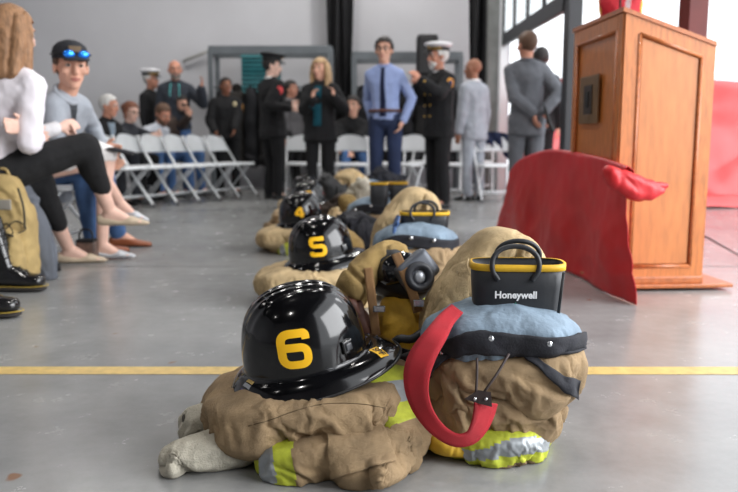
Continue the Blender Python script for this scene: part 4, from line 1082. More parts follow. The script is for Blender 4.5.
def person(label, x, y, yaw, h=1.76, sit=False, skin=SKIN, lean=0., twist=0., ov=None, head=None, hyaw=None, hpitch=0., top=None, bottom=None, shoes=None, hair=None, hairmat=None,
           female=False, hat=None, voxel=.009, fingers=True, poleL=None, poleR=None, cuff=0., z0=0., extra=None, brow=None, group=None, handLd=None, handRd=None, curl=.5, build=1.):
    """yaw 0 faces the camera; positive turns towards +x.  ov: joint -> world position"""
    s = h/1.76; rt = root('person', label, 'person', (x, y, 0), yaw, group); Mi = XF[rt.name].inverted()
    ov = {k: Mi @ V(v) for k, v in (ov or {}).items()}
    g = build
    J = {}
    if sit:
        J['P'] = V((0, .02, .53)); upv = V((0, -math.sin(lean), math.cos(lean)))
        for sd, k in (('L', 1), ('R', -1)):
            J['H'+sd] = V((k*.095, 0, .53)); J['K'+sd] = V((k*.12, -.44, .535*s+.01)); J['A'+sd] = V((k*.12, -.46, .085))
            J['W'+sd] = V((k*.09, -.30, .64))
    else:
        J['P'] = V((0, 0, .95*s)); upv = V((0, -math.sin(lean), math.cos(lean)))
        for sd, k in (('L', 1), ('R', -1)):
            J['H'+sd] = V((k*.092, 0, .93*s)); J['K'+sd] = V((k*.10, -.015, .50*s)); J['A'+sd] = V((k*.11, .01, .085*s))
            J['W'+sd] = V((k*.235, -.05, .80*s))
    if 'P' in ov: J['P'] = ov['P']
    tv = V((math.cos(twist), math.sin(twist), 0))
    J['C'] = J['P']+upv*.33*s; J['N'] = J['P']+upv*.545*s
    J['HD'] = J['N']+(upv+V((0, -.12, .25))).normalized()*.165*s
    if head is not None: J['HD'] = Mi @ V(head)
    for k in ov: J[k] = ov[k]
    if head is not None and 'N' not in ov:
        J['N'] = J['HD']-(upv*.6+V((0, -.2, .8))).normalized()*.165*s
        J['C'] = J['P'].lerp(J['N'], .6)
        upv = (J['N']-J['P']).normalized()
    sw = (.150 if female else .168)*s*g
    fwd = upv.cross(tv).normalized()*-1
    if fwd.y > 0 and abs(twist) < 1: fwd = -fwd
    for sd, k in (('L', 1), ('R', -1)):
        if 'S'+sd not in J: J['S'+sd] = J['N']+tv*k*sw-upv*.085*s
        pole = (poleL if sd == 'L' else poleR); pole = V(pole) if pole else V((k*.6, .8, -.3))
        J['E'+sd], J['W'+sd] = ik(J['S'+sd], J['W'+sd], .285*s, .255*s, pole)
        if 'F'+sd not in J: J['F'+sd] = V((k*.03, -1, -.0))
        else: J['F'+sd] = (ov['F'+sd]-J['A'+sd])
        if 'K'+sd in ov or 'A'+sd in ov or 'H'+sd in ov or True:
            pass
    if head is None and False: pass
    TM = basis(tv, -fwd, upv)
    def torso(b, gr, hem=None, hemr=(.17, .13)):
        w = .93 if female else 1.
        P, C, N = J['P'], J['C'], J['N']
        pel = (P, ((.155*g+gr)*s, (.110*g+gr)*s, (.10+gr)*s), TM); wai = (P.lerp(C, .5), ((.142*w*g+gr)*s, (.102*g+gr)*s, .09*s), TM)
        che = (C+upv*.03*s, ((.165*w*g+gr)*s, (.112*g+gr)*s, (.12+gr)*s), TM)
        b.hull([pel, wai]); b.hull([wai, che])
        b.hull([che, (J['SL'], (.050+gr*.8)*s), (J['SR'], (.050+gr*.8)*s), (N-upv*.015*s, (.056+gr*.5)*s)])
        if hem is not None:
            b.hull([pel, wai, (P-V((0, 0, hem)), ((hemr[0]*g+gr)*s, (hemr[1]*g+gr)*s, .02), TM)])
    def arm(b, sd, gr, stop=1.):
        S_, E, W = J['S'+sd], J['E'+sd], J['W'+sd]; W = E.lerp(W, stop)
        b.cap(S_, E, (.050*g+gr*.9)*s, (.041*g+gr)*s); b.cap(E, W, (.041*g+gr)*s, (.029+gr)*s)
    def leg(b, sd, gr, stop=1., flare=1.):
        H, K, A = J['H'+sd], J['K'+sd], J['A'+sd]; A2 = K.lerp(A, stop)
        b.hull([(J['P'].lerp(H, .6), (.10*g+gr)*s), (H, (.088*g+gr)*s)]); b.cap(H, K, (.088*g+gr)*s, (.056+gr)*s); 
        cal = K.lerp(A, .3)+(H-K).normalized()*.01
        b.cap(K, cal, (.056+gr)*s, (.054+gr)*s); b.cap(cal, A2, (.054+gr)*s, ((.038+gr*flare)+(.054-.038)*(1-stop))*s)
    # head frame
    hy = yaw if hyaw is None else hyaw
    dy_ = hy-yaw; Fh = V((math.sin(dy_)*math.cos(hpitch), -math.cos(dy_)*math.cos(hpitch), -math.sin(hpitch)))
    Rh = V((math.cos(dy_), math.sin(dy_), 0)); Uh = Rh.cross(-Fh)*-1
    if Uh.z < 0: Uh = -Uh
    Bk = -Fh; HM = basis(Rh, Bk, Uh); HD = J['HD']; k_ = s*1.09
    hp = lambda a, f, u: HD+(Rh*a+Fh*f+Uh*u)*k_
    body = MB()
    torso(body, 0.)
    for sd in 'LR': arm(body, sd, 0.); leg(body, sd, 0.)
    body.cap(J['N']-upv*.03, hp(0, -.012, -.07), .056*s, .054*s)
    body.ell(hp(0, -.012, .028), (.076*k_, .096*k_, .090*k_), HM)
    body.hull([(hp(0, .02, .02), (.068*k_, .066*k_, .06*k_), HM), (hp(0, .045, -.055), (.048*k_, .035*k_, .03*k_), HM), (hp(0, .066, -.098), (.024*k_, .02*k_, .016*k_), HM), (hp(0, -.01, -.06), (.060*k_, .05*k_, .03*k_), HM)])
    body.hull([(hp(0, .090, .008), .010*k_), (hp(0, .108, -.030), .013*k_)]); body.ell(hp(0, .100, -.034), (.018*k_, .012*k_, .009*k_), HM)
    body.ell(hp(0, .078, .030), (.052*k_, .014*k_, .012*k_), HM)
    body.ell(hp(0, .083, -.062), (.024*k_, .012*k_, .012*k_), HM)
    for e in (-1, 1):
        body.ell(hp(e*.079, -.008, -.008), (.010*k_, .020*k_, .032*k_), HM @ Matrix.Rotation(e*R(12), 3, 'Z'))
        body.ell(hp(e*.045, .068, -.025), (.02*k_, .016*k_, .018*k_), HM)
    for sd, k, hd in (('L', 1, handLd), ('R', -1, handRd)):
        W = J['W'+sd]; d = (W-J['E'+sd]).normalized()
        if hd is not None: d = (Mi.to_3x3() @ V(hd)).normalized()
        inn = V((-k, -.25, 0)); n = (inn-d*inn.dot(d)).normalized(); c_ = d.cross(n).normalized()   # n palm normal
        if c_.y > 0: c_ = -c_                                       # thumb side is forward
        body.hull([(W, (.026*s)), (W+d*.05*s+c_*.022*s, .014*s), (W+d*.05*s-c_*.026*s, .013*s), (W+d*.085*s+c_*.028*s, .0115*s), (W+d*.08*s-c_*.032*s, .011*s)])
        for q, (off, ln) in enumerate(((.031, .070), (.0105, .080), (-.0105, .074), (-.031, .058))):
            p = W+d*.084*s+c_*off*s; a = curl*(.55+.08*q); r_ = .0088*s
            dir_ = d
            for seg in (.45, .32, .23):
                dir_ = (dir_*math.cos(a)+n*math.sin(a)); dir_.normalize()
                nx = p+dir_*ln*seg*s; body.cap(p, nx, r_, r_*.93); n2 = n; p = nx; r_ *= .93
                a *= 1.1
        tp = W+d*.028*s+c_*.026*s; t1 = tp+(c_*.75+d*.6+n*.25).normalized()*.036*s; t2 = t1+(d*.9+c_*.25+n*.35).normalized()*.030*s
        body.cap(tp, t1, .0125*s, .0105*s); body.cap(t1, t2, .0105*s, .009*s)
        # foot inside the shoe
        A = J['A'+sd]; f = J['F'+sd].normalized(); r0, f0_, u0 = frame(f)
        FM = basis(r0, f0_, u0)
        body.hull([(A, .038*s), (A-u0*.045*s-f0_*.03*s, .030*s), (A-u0*.058*s+f0_*.11*s, (.036*s, .03*s, .02*s), FM)]); body.hull([(A-u0*.058*s+f0_*.10*s, (.038*s, .03*s, .02*s), FM), (A-u0*.064*s+f0_*.165*s, (.034*s, .03*s, .013*s), FM)])
    bo = body.build('body', skin, rt, voxel=voxel, smooth=3)
    # eyes, brows, lips
    for e in (-1, 1):
        ey = MB(); ey.ell(hp(e*.031, .0775, .004), (.0135*k_, .0115*k_, .0085*k_), HM); eo = ey.build('eye', EYEW, rt)
        MB().ell(hp(e*.031, .0865, .004), (.0062*k_, .004*k_, .0065*k_), HM).build('iris', EYED, eo)
        MB().hull([(hp(e*.016, .091, .026), .004*k_), (hp(e*.032, .090, .031), .0045*k_), (hp(e*.048, .080, .026), .003*k_)]).build('eyebrow', brow or hairmat or EYED, rt)
    lp = MB(); lp.hull([(hp(-.021, .085, -.063), .004*k_), (hp(0, .0945, -.060), .0062*k_), (hp(.021, .085, -.063), .004*k_)]); lp.hull([(hp(-.017, .085, -.067), .003*k_), (hp(0, .0935, -.070), .006*k_), (hp(.017, .085, -.067), .003*k_)]); lp.build('lips', LIPS, rt)
    # hair
    if hair in ('short', 'thick', 'fringe', 'long', 'bun', 'stubble'):
        b = bmesh.new(); bmesh.ops.create_uvsphere(b, u_segments=40, v_segments=28, radius=1)
        gx = {'short': .006, 'thick': .013, 'fringe': .005, 'long': .012, 'bun': .012, 'stubble': .002}[hair]
        dele = []
        for v in b.verts:
            q = V((v.co.x*(.078+gx), v.co.y*(.098+gx), v.co.z*(.092+gx)+.028)); f = -q.y-.012; u = q.z; a = q.x
            line = .072-.012*abs(a)/.05 if hair != 'long' else .055
            kill = (f > .048 and u < line) or (f > .005 and u < .004) or (f > .0 and u < -.005-.6*f*0 and abs(a) > .05 and f > .022) or u < -.062 or (f > .015 and u < -.015)
            if hair == 'fringe': kill = kill or u > .055
            if kill: dele.append(v)
            d = noise.noise(V((q.x*40, q.y*40, q.z*14+len(label))))*.006
            v.co = hp(q.x*(1+d*8), -q.y-.012, q.z+d*.6)
        bmesh.ops.delete(b, geom=dele, context='VERTS')
        for f in b.faces: f.normal_flip() if False else None
        bmesh.ops.solidify(b, geom=b.faces[:], thickness=.006)
        me = bpy.data.meshes.new('hair'); b.to_mesh(me); b.free(); ho = link('hair', me, hairmat, rt)
        if hair == 'long':
            b = MB(); L_ = .26
            b.hull([(hp(0, -.045, .06), (.075*k_, .06*k_, .05*k_), HM), (hp(0, -.075, -.05), (.085*k_, .04*k_, .06*k_), HM)])
            b.hull([(hp(0, -.075, -.05), (.085*k_, .04*k_, .06*k_), HM), (hp(0, -.085, -.20), (.085*k_, .032*k_, .05*k_), HM)])
            for e in (-1, 1):
                b.chain([hp(e*.066, .012, .075), hp(e*.088, .014, .0), hp(e*.094, .008, -.09), hp(e*.088, .015, -.19), hp(e*.078, .025, -.235)], [.026*k_, .028*k_, .030*k_, .028*k_, .014*k_])
                b.chain([hp(e*.075, -.03, .05), hp(e*.095, -.035, -.06), hp(e*.09, -.05, -.2), hp(e*.075, -.05, -.26)], [.03*k_, .034*k_, .032*k_, .016*k_])
            b.build('long_hair', hairmat, rt, voxel=.008, smooth=3, disp=.012, dscale=.03)
        if hair == 'bun':
            b = MB(); b.ell(hp(0, -.10, .04), (.06*k_, .05*k_, .055*k_), HM); 
            for e in (-1, 1): b.chain([hp(e*.07, .0, .06), hp(e*.085, -.01, -.02), hp(e*.075, -.02, -.08)], [.02, .024, .014])
            b.build('hair_bun', hairmat, rt, voxel=.01, smooth=3, disp=.01, dscale=.03)
    if hat == 'peaked' or hat == 'peaked_black':
        cm = mat('cap_white', (236, 236, 238), .5, var=.03) if hat == 'peaked' else mat('cap_black', (22, 22, 26), .7, var=.1)
        bk = mat('cap_band_black', (18, 18, 20), .5); gold = mat('gold_braid', (206, 164, 74), .4, .5, var=.2)
        tilt = lambda f: .012*f/.1
        rg = lambda u, a, f, c=0: (hp(0, c-.012, u), Rh*a*k_, Fh*f*k_)
        hatr = MB().rings([rg(.060, .088, .108), rg(.094, .090, .110)]).build('cap', bk, rt)
        b = MB().rings([rg(.092, .090, .110), rg(.108, .112, .134, .006), rg(.120, .126, .148, .010), rg(.132, .122, .142, .008), rg(.142, .098, .112, .0), rg(.146, .04, .05, 0)]); b.build('cap_crown', cm, hatr)
        b = MB(); b.hull([(hp(e*.07, .075, .062), .004*k_) for e in (-1, 1)]+[(hp(e*.045, .140, .040), .004*k_) for e in (-1, 1)]+[(hp(0, .150, .037), .004*k_), (hp(0, .095, .068), .004*k_)]); b.build('visor', bk, hatr)
        if hat == 'peaked':
            MB().tube([hp(.088*math.sin(t), -.012+.112*math.cos(t), .074) for t in [R(x_) for x_ in range(-80, 81, 10)]], .006*k_, n=8).build('cap_band', gold, hatr)
        MB().ell(hp(0, .108, .098), (.018*k_, .006*k_, .02*k_), HM).build('cap_badge', gold, hatr)
    if hat == 'ball':
        cm = mat('cap_charcoal', (34, 36, 42), .85, var=.15)
        rg = lambda u, a, f, c=0: (hp(0, c-.010, u), Rh*a*k_, Fh*f*k_)
        hatr = MB().rings([rg(.038, .086, .107), rg(.07, .087, .107), rg(.10, .078, .096), rg(.122, .055, .07), rg(.134, .022, .03), rg(.136, .003, .003)]).build('cap', cm, rt)
        b = MB(); b.hull([(hp(e*.072, .07, .044), .004*k_) for e in (-1, 1)]+[(hp(e*.052, .150, .026), .004*k_) for e in (-1, 1)]+[(hp(0, .165, .028), .004*k_), (hp(0, .10, .052), .004*k_)]); b.build('bill', cm, hatr)
        MB().box(hp(0, .097, .082), (.06*k_, .008, .03*k_), HM, bev=.003).build('cap_patch', mat('cap_patch_tan', (110, 92, 70), .8), hatr)
    api = dict(J=J, hp=hp, HM=HM, s=s, k=k_, rt=rt, upv=upv, fwd=fwd, tv=tv, TM=TM, Mi=Mi, torso=torso, arm=arm, leg=leg, body=bo)
    # clothes
    vx = max(voxel, .009)
    if bottom:
        m, gr, stop = bottom[:3]; b = MB()
        P = J['P']; b.ell(P-upv*.02, ((.160*g+gr)*s, (.115*g+gr)*s, (.10+gr)*s), TM)
        for sd in 'LR': leg(b, sd, gr, stop, bottom[3] if len(bottom) > 3 else 1.3)
        b.build('trousers', m, rt, voxel=vx+.001, smooth=5, disp=.014, dscale=.09)
    if top:
        m, gr, hem, kind = top[:4]; b = MB(); torso(b, gr, hem, (.165, .12) if kind != 'jacket' else (.172, .128))
        st = .93 if cuff == 0 else cuff
        for sd in 'LR': arm(b, sd, gr*.95, st)
        to = b.build({'jacket': 'jacket', 'shirt': 'shirt', 'sweat': 'sweatshirt', 'tee': 't_shirt', 'blouse': 'blouse'}.get(kind, kind), m, rt, voxel=vx+.001, smooth=5, disp=.016, dscale=.07)
        # collar
        b = MB(); c0 = J['N']+upv*.0
        b.tube([c0+(tv*math.cos(t)*.066+(-fwd)*math.sin(t)*.062+upv*(.012+.012*math.sin(t)))*s for t in [2*math.pi*i/20 for i in range(20)]], .014*s, n=8, closed=True); b.build('collar', top[4] if len(top) > 4 else m, to)
        api['top'] = to
    if shoes:
        m = shoes[0]; kind = shoes[1]
        for sd in 'LR':
            A = J['A'+sd]; f = J['F'+sd].normalized(); r0, f0_, u0 = frame(f); FM = basis(r0, f0_, u0); b = MB()
            z_ = -.085*s
            pA = lambda ff, uu, aa=0: A+f0_*ff*s+u0*(uu*s)+r0*aa*s
            if kind == 'flat':
                b.hull([(pA(-.058, -.050), (.036*s, .022*s, .034*s), FM), (pA(-.02, -.066), (.038*s, .03*s, .020*s), FM), (pA(.06, -.068), (.044*s, .03*s, .018*s), FM)]); b.hull([(pA(.06, -.068), (.044*s, .03*s, .018*s), FM), (pA(.115, -.058), (.046*s, .04*s, .030*s), FM)]); b.hull([(pA(.11, -.058), (.046*s, .03*s, .030*s), FM), (pA(.195, -.072), (.022*s, .03*s, .014*s), FM)])
            else:
                b.hull([(pA(-.045, -.05), (.034*s, .022*s, .035*s), FM), (pA(.03, -.04), (.038*s, .03*s, .045*s), FM), (pA(.11, -.058), (.046*s, .03*s, .027*s), FM)]); b.hull([(pA(.10, -.058), (.046*s, .03*s, .027*s), FM), (pA(.185, -.066), (.036*s, .03*s, .019*s), FM)])
                if kind == 'boot': b.cap(pA(-.01, -.03), pA(-.015, .10), .046*s, .05*s)
            so_ = b.build('shoe', m, rt, voxel=.007, smooth=3)
            if kind != 'flat':
                b = MB(); b.hull([(pA(-.05, -.079), (.036*s, .024*s, .006*s), FM), (pA(.185, -.079), (.034*s, .032*s, .006*s), FM), (pA(.09, -.079), (.048*s, .03*s, .006*s), FM)]); b.build('sole', mat('dark_sole', (40, 36, 34), .8), so_)
    if extra: extra(api)
    return api
def glasses(a, m, lens=None, u=.004):
    hp, k = a['hp'], a['k']; b = MB()
    for e in (-1, 1):
        b.tube([hp(e*.033+.025*math.cos(t), .098, u+.018*math.sin(t)) for t in [2*math.pi*i/16 for i in range(16)]], .0028*k, n=6, closed=True)
        b.tube([hp(e*.058, .094, u+.006), hp(e*.082, .03, u+.006), hp(e*.084, -.02, u)], .0025*k, n=6)
    b.tube([hp(-.008, .100, u+.004), hp(.008, .100, u+.004)], .0028*k, n=6)
    gl = b.build('glasses', m, a['rt'])
    if lens:
        for e in (-1, 1): MB().ell(hp(e*.033, .097, u), (.025*k, .005*k, .019*k), a['HM']).build('lens', lens, gl)
def beard(a, m, full=True):
    hp, k, HM = a['hp'], a['k'], a['HM']; b = MB()
    b.hull([(hp(-.04, .055, -.075), .02*k), (hp(.04, .055, -.075), .02*k), (hp(0, .07, -.108), .022*k), (hp(0, .082, -.082), .014*k)])
    b.hull([(hp(-.026, .088, -.052), .006*k), (hp(0, .099, -.046), .007*k), (hp(.026, .088, -.052), .006*k)])
    for e in (-1, 1):
        b.chain([hp(e*.026, .086, -.052), hp(e*.036, .075, -.075)], [.008*k, .014*k])
        if full: b.chain([hp(e*.045, .05, -.075), hp(e*.068, .015, -.05), hp(e*.074, .0, -.015)], [.02*k, .016*k, .01*k])
    b.build('beard', m, a['rt'], voxel=.006, smooth=2, disp=.006, dscale=.02)
def front_panel(a, name, m, z0, z1, w0, w1, dep, mats=None, th=.012):
    """cloth strip down the front of the torso (shirt front, tie)"""
    J, up, fw, tv, s = a['J'], a['upv'], a['fwd'], a['tv'], a['s']; L = (J['N']-J['P']).length
    bm = bmesh.new(); g = []
    me = a['top'].data if 'top' in a else a['body'].data
    bv = BVHTree.FromPolygons([v.co.copy() for v in me.vertices], [tuple(f.vertices) for f in me.polygons])
    for j in range(25):
        t = z0+(z1-z0)*j/24; w = w0+(w1-w0)*j/24; row = []
        for i in range(9):
            q = J['P']+up*L*t+tv*(w*(i/4-1)*s)
            h, n, _, _ = bv.ray_cast(q+fw*.6, -fw)
            row.append(bm.verts.new((h if h is not None and (h-q).length < .3 else q+fw*.12)+fw*dep))
        g.append(row)
    for j in range(24):
        for i in range(8): bm.faces.new((g[j][i], g[j][i+1], g[j+1][i+1], g[j+1][i]))
    bmesh.ops.solidify(bm, geom=bm.faces[:], thickness=.004)
    me = bpy.data.meshes.new(name); bm.to_mesh(me); bm.free(); return link(name, me, m, a['rt'])
BLKC = clothm('black', (15, 15, 18)); CHAR = clothm('charcoal', (44, 46, 52)); NAVYT = clothm('navy_trousers', (30, 42, 72)); DENIM = clothm('denim', (72, 104, 150), var=.25)
SHOEB = mat('black_shoe', (20, 20, 21), .35)
GOLD = mat('gold_braid', (206, 164, 74), .4, .5, var=.2)
def hd(px, py, Y): return at(px, py, Y)
# ---------- the seated trio at the near left
p1x, p1y = -2.0, 3.97
fold_chair('grey folding chair under the seated woman in the white blouse', p1x-.04, p1y, R(98), CHG, CHGF, 'grey folding chairs at the near side')
kU = at(86, 146, 4.08); aU = at(110, 211, 4.30); 
aD = onz(73, 263); 
hR = at(15, 136, 3.84)
person('seated woman in white blouse and black trousers, legs crossed, long light brown hair', p1x, p1y, R(104), 1.74, sit=True, skin=SKINP, female=True, lean=R(2), head=hd(13, 33, 3.92), hyaw=R(150), hpitch=R(6),
    ov={'P': (p1x+.02, p1y, .555), 'HR': (p1x+.07, p1y-.10, .55), 'HL': (p1x+.07, p1y+.08, .55), 'KR': kU, 'AR': aU, 'FR': aU+V((.24, .03, .0)), 'KL': (aD.x-.03, 4.15, .52), 'AL': (aD.x-.02, aD.y, .085), 'FL': (aD.x+.2, aD.y+.04, .085),
        'WR': at(36, 138, 4.05), 'WL': at(26, 128, 3.80), 'SR': at(32, 86, 3.82), 'SL': at(-14, 84, 4.02)},
    poleR=(-.1, .1, -1), top=(clothm('white_blouse', (232, 226, 232), var=.05), .022, .16, 'blouse'), build=1.06, bottom=(clothm('black_stretch', (18, 18, 20), var=.1), .022, .62, .5), shoes=(mat('beige_flat_shoe', (190, 172, 148), .6, var=.1), 'flat'), hair='long', hairmat=hairm('light_brown', (146, 108, 76)), voxel=.0065, handLd=(-.5, -.7, .1), curl=.7)
p3x, p3y = -2.17, 4.42
fold_chair('grey folding chair between the woman in white and the man in the cap', p3x-.02, p3y, R(94), CHG, CHGF, 'grey folding chairs at the near side')
kU = at(88, 150, 4.58); aU = at(120, 203, 4.85)
a3 = at(84, 236, 4.75); a3.z = .09
person('seated woman in white skirt with silver flat shoe, hidden behind the woman in white', p3x, p3y, R(96), 1.62, sit=True, skin=SKINP, female=True, lean=R(-8), head=hd(2, 56, 4.34), hyaw=R(120),
    ov={'KR': kU, 'AR': aU, 'FR': aU+V((.20, .02, -.05)), 'KL': (-1.60, 4.62, .62), 'AL': (-1.66, 4.62, .085), 'FL': (-1.44, 4.64, .085), 'WR': at(58, 128, 4.4), 'WL': at(62, 132, 4.5)},
    top=(clothm('pale_blouse', (206, 204, 206)), .018, .1, 'blouse'), shoes=(mat('silver_flat_shoe', (196, 198, 202), .35, .3), 'flat'), hair='bun', hairmat=hairm('mid_brown', (96, 70, 52)), voxel=.007,
    extra=lambda a: (lambda b: (b.hull([(a['J']['P']+V((0, 0, .06)), .10), (a['J']['KR'], .08), (a['J']['KL']+V((0, 0, .03)), .065)]), b.hull([(a['J']['KR'], .08), (a['J']['KR']+V((-.0, -.02, -.08)), .06)]), b.build('skirt', clothm('white_skirt', (232, 230, 228), var=.04), a['rt'], voxel=.01, smooth=4, disp=.02, dscale=.08)))(MB()))
p2x, p2y = -2.06, 4.9
fold_chair('grey folding chair under the man with sunglasses on his cap', p2x-.02, p2y, R(90), CHG, CHGF, 'grey folding chairs at the near side')
def p2x_extra(a):
    hp, k, HM = a['hp'], a['k'], a['HM']
    b = MB()
    for e in (-1, 1): b.tube([hp(e*.06, .115, .060), hp(e*.092, .04, .06), hp(e*.092, -.03, .06)], .004, n=6)
    b.tube([hp(-.06, .118, .060), hp(0, .132, .064), hp(.06, .118, .060)], .005, n=6)
    gl = b.build('sunglasses', BLK, a['rt'])
    for e in (-1, 1): MB().ell(hp(e*.034, .127, .056), (.029*k, .008*k, .020*k), HM).build('mirror_lens', mat('blue_mirror_lens_glow', (40, 130, 235), .1, .6, emit=.12), gl, label='blue mirrored lens')  # slight glow put into the lens colour to brighten it, no lamp there
    # henley placket and inner shirt
    front_panel(a, 'placket', clothm('dark_grey_placket', (92, 96, 102)), .84, 1.02, .012, .03, .004)
hL = at(112, 150, 4.80)
person('seated man in grey henley, dark cap with blue mirrored sunglasses, holding a phone', p2x, p2y, R(72), 1.86, sit=True, skin=SKIN, lean=R(22), head=hd(71, 67, 4.5), hyaw=R(34), hpitch=R(2),
    ov={'KL': (-1.76, 4.98, .55), 'AL': (-1.74, 5.17, .09), 'FL': (-1.54, 5.2, .085), 'KR': (-1.78, 4.72, .55), 'AR': (-1.78, 4.80, .09), 'FR': (-1.6, 4.9, .09), 'WL': at(103, 148, 4.72), 'WR': at(98, 158, 4.66), 'SR': at(54, 104, 4.45), 'SL': at(81, 107, 4.66)},
    poleL=(.6, .1, -.6), poleR=(-.6, .1, -.6), top=(clothm('heather_grey', (158, 164, 172), var=.08), .016, .12, 'sweat'), build=.9, cuff=.9, bottom=(DENIM, .014, .97), shoes=(mat('brown_leather_shoe', (140, 78, 48), .4), 'shoe'), hair='short', hairmat=hairm('brown_short', (86, 62, 46)), hat='ball', voxel=.0065, extra=p2x_extra,
    handLd=(.8, -.2, -.12), handRd=(.7, -.1, -.25), curl=.6)
ph = at(121, 151, 4.58)
pr_ = root('phone', 'black phone held by the man in the dark cap', 'phone', ph); XF[pr_.name] = Matrix.Translation(ph)
Mx = Matrix.Rotation(R(14), 3, 'Y') @ Matrix.Rotation(R(10), 3, 'X')
MB().box((0, 0, 0), (.155, .075, .010), Mx, bev=.004, seg=3).build('phone_body', BLK, pr_)
MB().box(Mx @ V((0, 0, .0055)), (.145, .068, .001), Mx).build('screen', mat('phone_glass', (30, 32, 38), .1), pr_, sm=False)
# ---------- things on the floor at the left
KHAKI = mat('khaki_canvas', (170, 146, 96), .85, var=.15, vs=14, bump=.2, bs=120)
bp_ = at(11, 232, 3.66)
bk = root('backpack', 'tan canvas backpack standing beside the seated woman in white', 'backpack', (bp_.x, 3.66, 0))
x_ = bp_.x-.07; bk.location.y = 3.78; XF[bk.name] = Matrix.Translation((bp_.x, 3.78, 0))
loft('pack_body', [(V((x_-.02, 3.780, .06)), V((.145, 0, 0)), V((0, .10, 0)), 3.2), (V((x_-.02, 3.780, .2)), V((.15, 0, 0)), V((0, .11, 0)), 3.2), (V((x_-.02, 3.780, .38)), V((.145, 0, 0)), V((0, .10, 0)), 3), (V((x_-.025, 3.780, .50)), V((.11, 0, 0)), V((0, .07, 0)), 2.5)], [KHAKI], bk, nu=60, nv=60, wr=(.008, (8, 8, 8)), fine=(.002, 40), seed=2)
fp_ = loft('front_pocket', [(V((x_+.01, 3.660, .06)), V((.11, 0, 0)), V((0, .05, 0)), 3), (V((x_+.01, 3.655, .16)), V((.115, 0, 0)), V((0, .06, 0)), 3), (V((x_+.01, 3.665, .27)), V((.10, 0, 0)), V((0, .04, 0)), 2.6)], [KHAKI], bk, nu=50, nv=40, wr=(.006, (9, 9, 9)), seed=4)
MB().tube(cr([V((x_-.09, 3.620, .27)), V((x_, 3.605, .305)), V((x_+.10, 3.620, .27))], 16), .005, n=6).build('zip', BLK, fp_, world=True)
MB().tube(cr([V((x_+.10, 3.700, .50)), V((x_+.128, 3.685, .40)), V((x_+.13, 3.680, .30))], 16), .006, n=6).build('zip', mat('dark_zip', (60, 54, 40), .7), bk, world=True)
MB().box((x_+.01, 3.678, .42), (.12, .012, .05), bev=.004).build('patch', mat('grey_patch', (148, 142, 132), .8), bk, world=True)
MB().tube(cr([V((x_-.06, 3.800, .53)), V((x_-.04, 3.800, .585)), V((x_+.0, 3.800, .585)), V((x_+.02, 3.800, .53))], 16), .008, n=8).build('grab_handle', KHAKI, bk, world=True)
# grey jacket hanging beside the pack and black bag behind
gj = at(38, 240, 3.95)
o = loft('grey_jacket', [(V((gj.x-.02, 3.93, .01)), V((.11, 0, 0)), V((0, .06, 0)), 2.6), (V((gj.x-.02, 3.93, .2)), V((.105, 0, 0)), V((0, .07, 0)), 2.4), (V((gj.x-.06, 3.93, .38)), V((.09, 0, 0)), V((0, .07, 0)), 2.3), (V((gj.x-.10, 3.93, .475)), V((.08, 0, 0)), V((0, .06, 0)), 2.2)], [clothm('slate_grey', (92, 96, 104))], None, nu=60, nv=60, wr=(.018, (14, 9, 2)), seed=6)
tag(o, 'slate grey jacket hanging to the floor between backpack and crossed legs', 'jacket')
bb = onz(56, 268)
o = loft('black_bag', [(V((bb.x, 4.2, .01)), V((.06, 0, 0)), V((0, .04, 0)), 2.8), (V((bb.x-.015, 4.2, .16)), V((.045, 0, 0)), V((0, .04, 0)), 2.6), (V((bb.x-.05, 4.2, .34)), V((.035, 0, 0)), V((0, .035, 0)), 2.2)], [BLKC], None, nu=50, nv=50, wr=(.008, (5, 5, 3)), seed=7)
tag(o, 'soft black bag slumped on the floor behind the grey jacket', 'bag')
bh = onz(86, 262)
hb = root('handbag', 'small dark brown textured handbag on the floor by the beige shoe', 'bag', bh)
b = MB(); b.box((0, .03, .065), (.12, .07, .125), bev=.018, seg=3); b.build('bag_body', mat('brown_snake_leather', (92, 74, 66), .5, var=.5, vs=60), hb)
MB().tube(cr([V((-.045, .02, .12)), V((-.03, .02, .19)), V((.03, .02, .19)), V((.045, .02, .12))], 16), .006, n=8).build('bag_handle', BLK, hb)
MB().box((0, .03, .128), (.112, .075, .02), bev=.008).build('bag_flap', BLKC, hb)
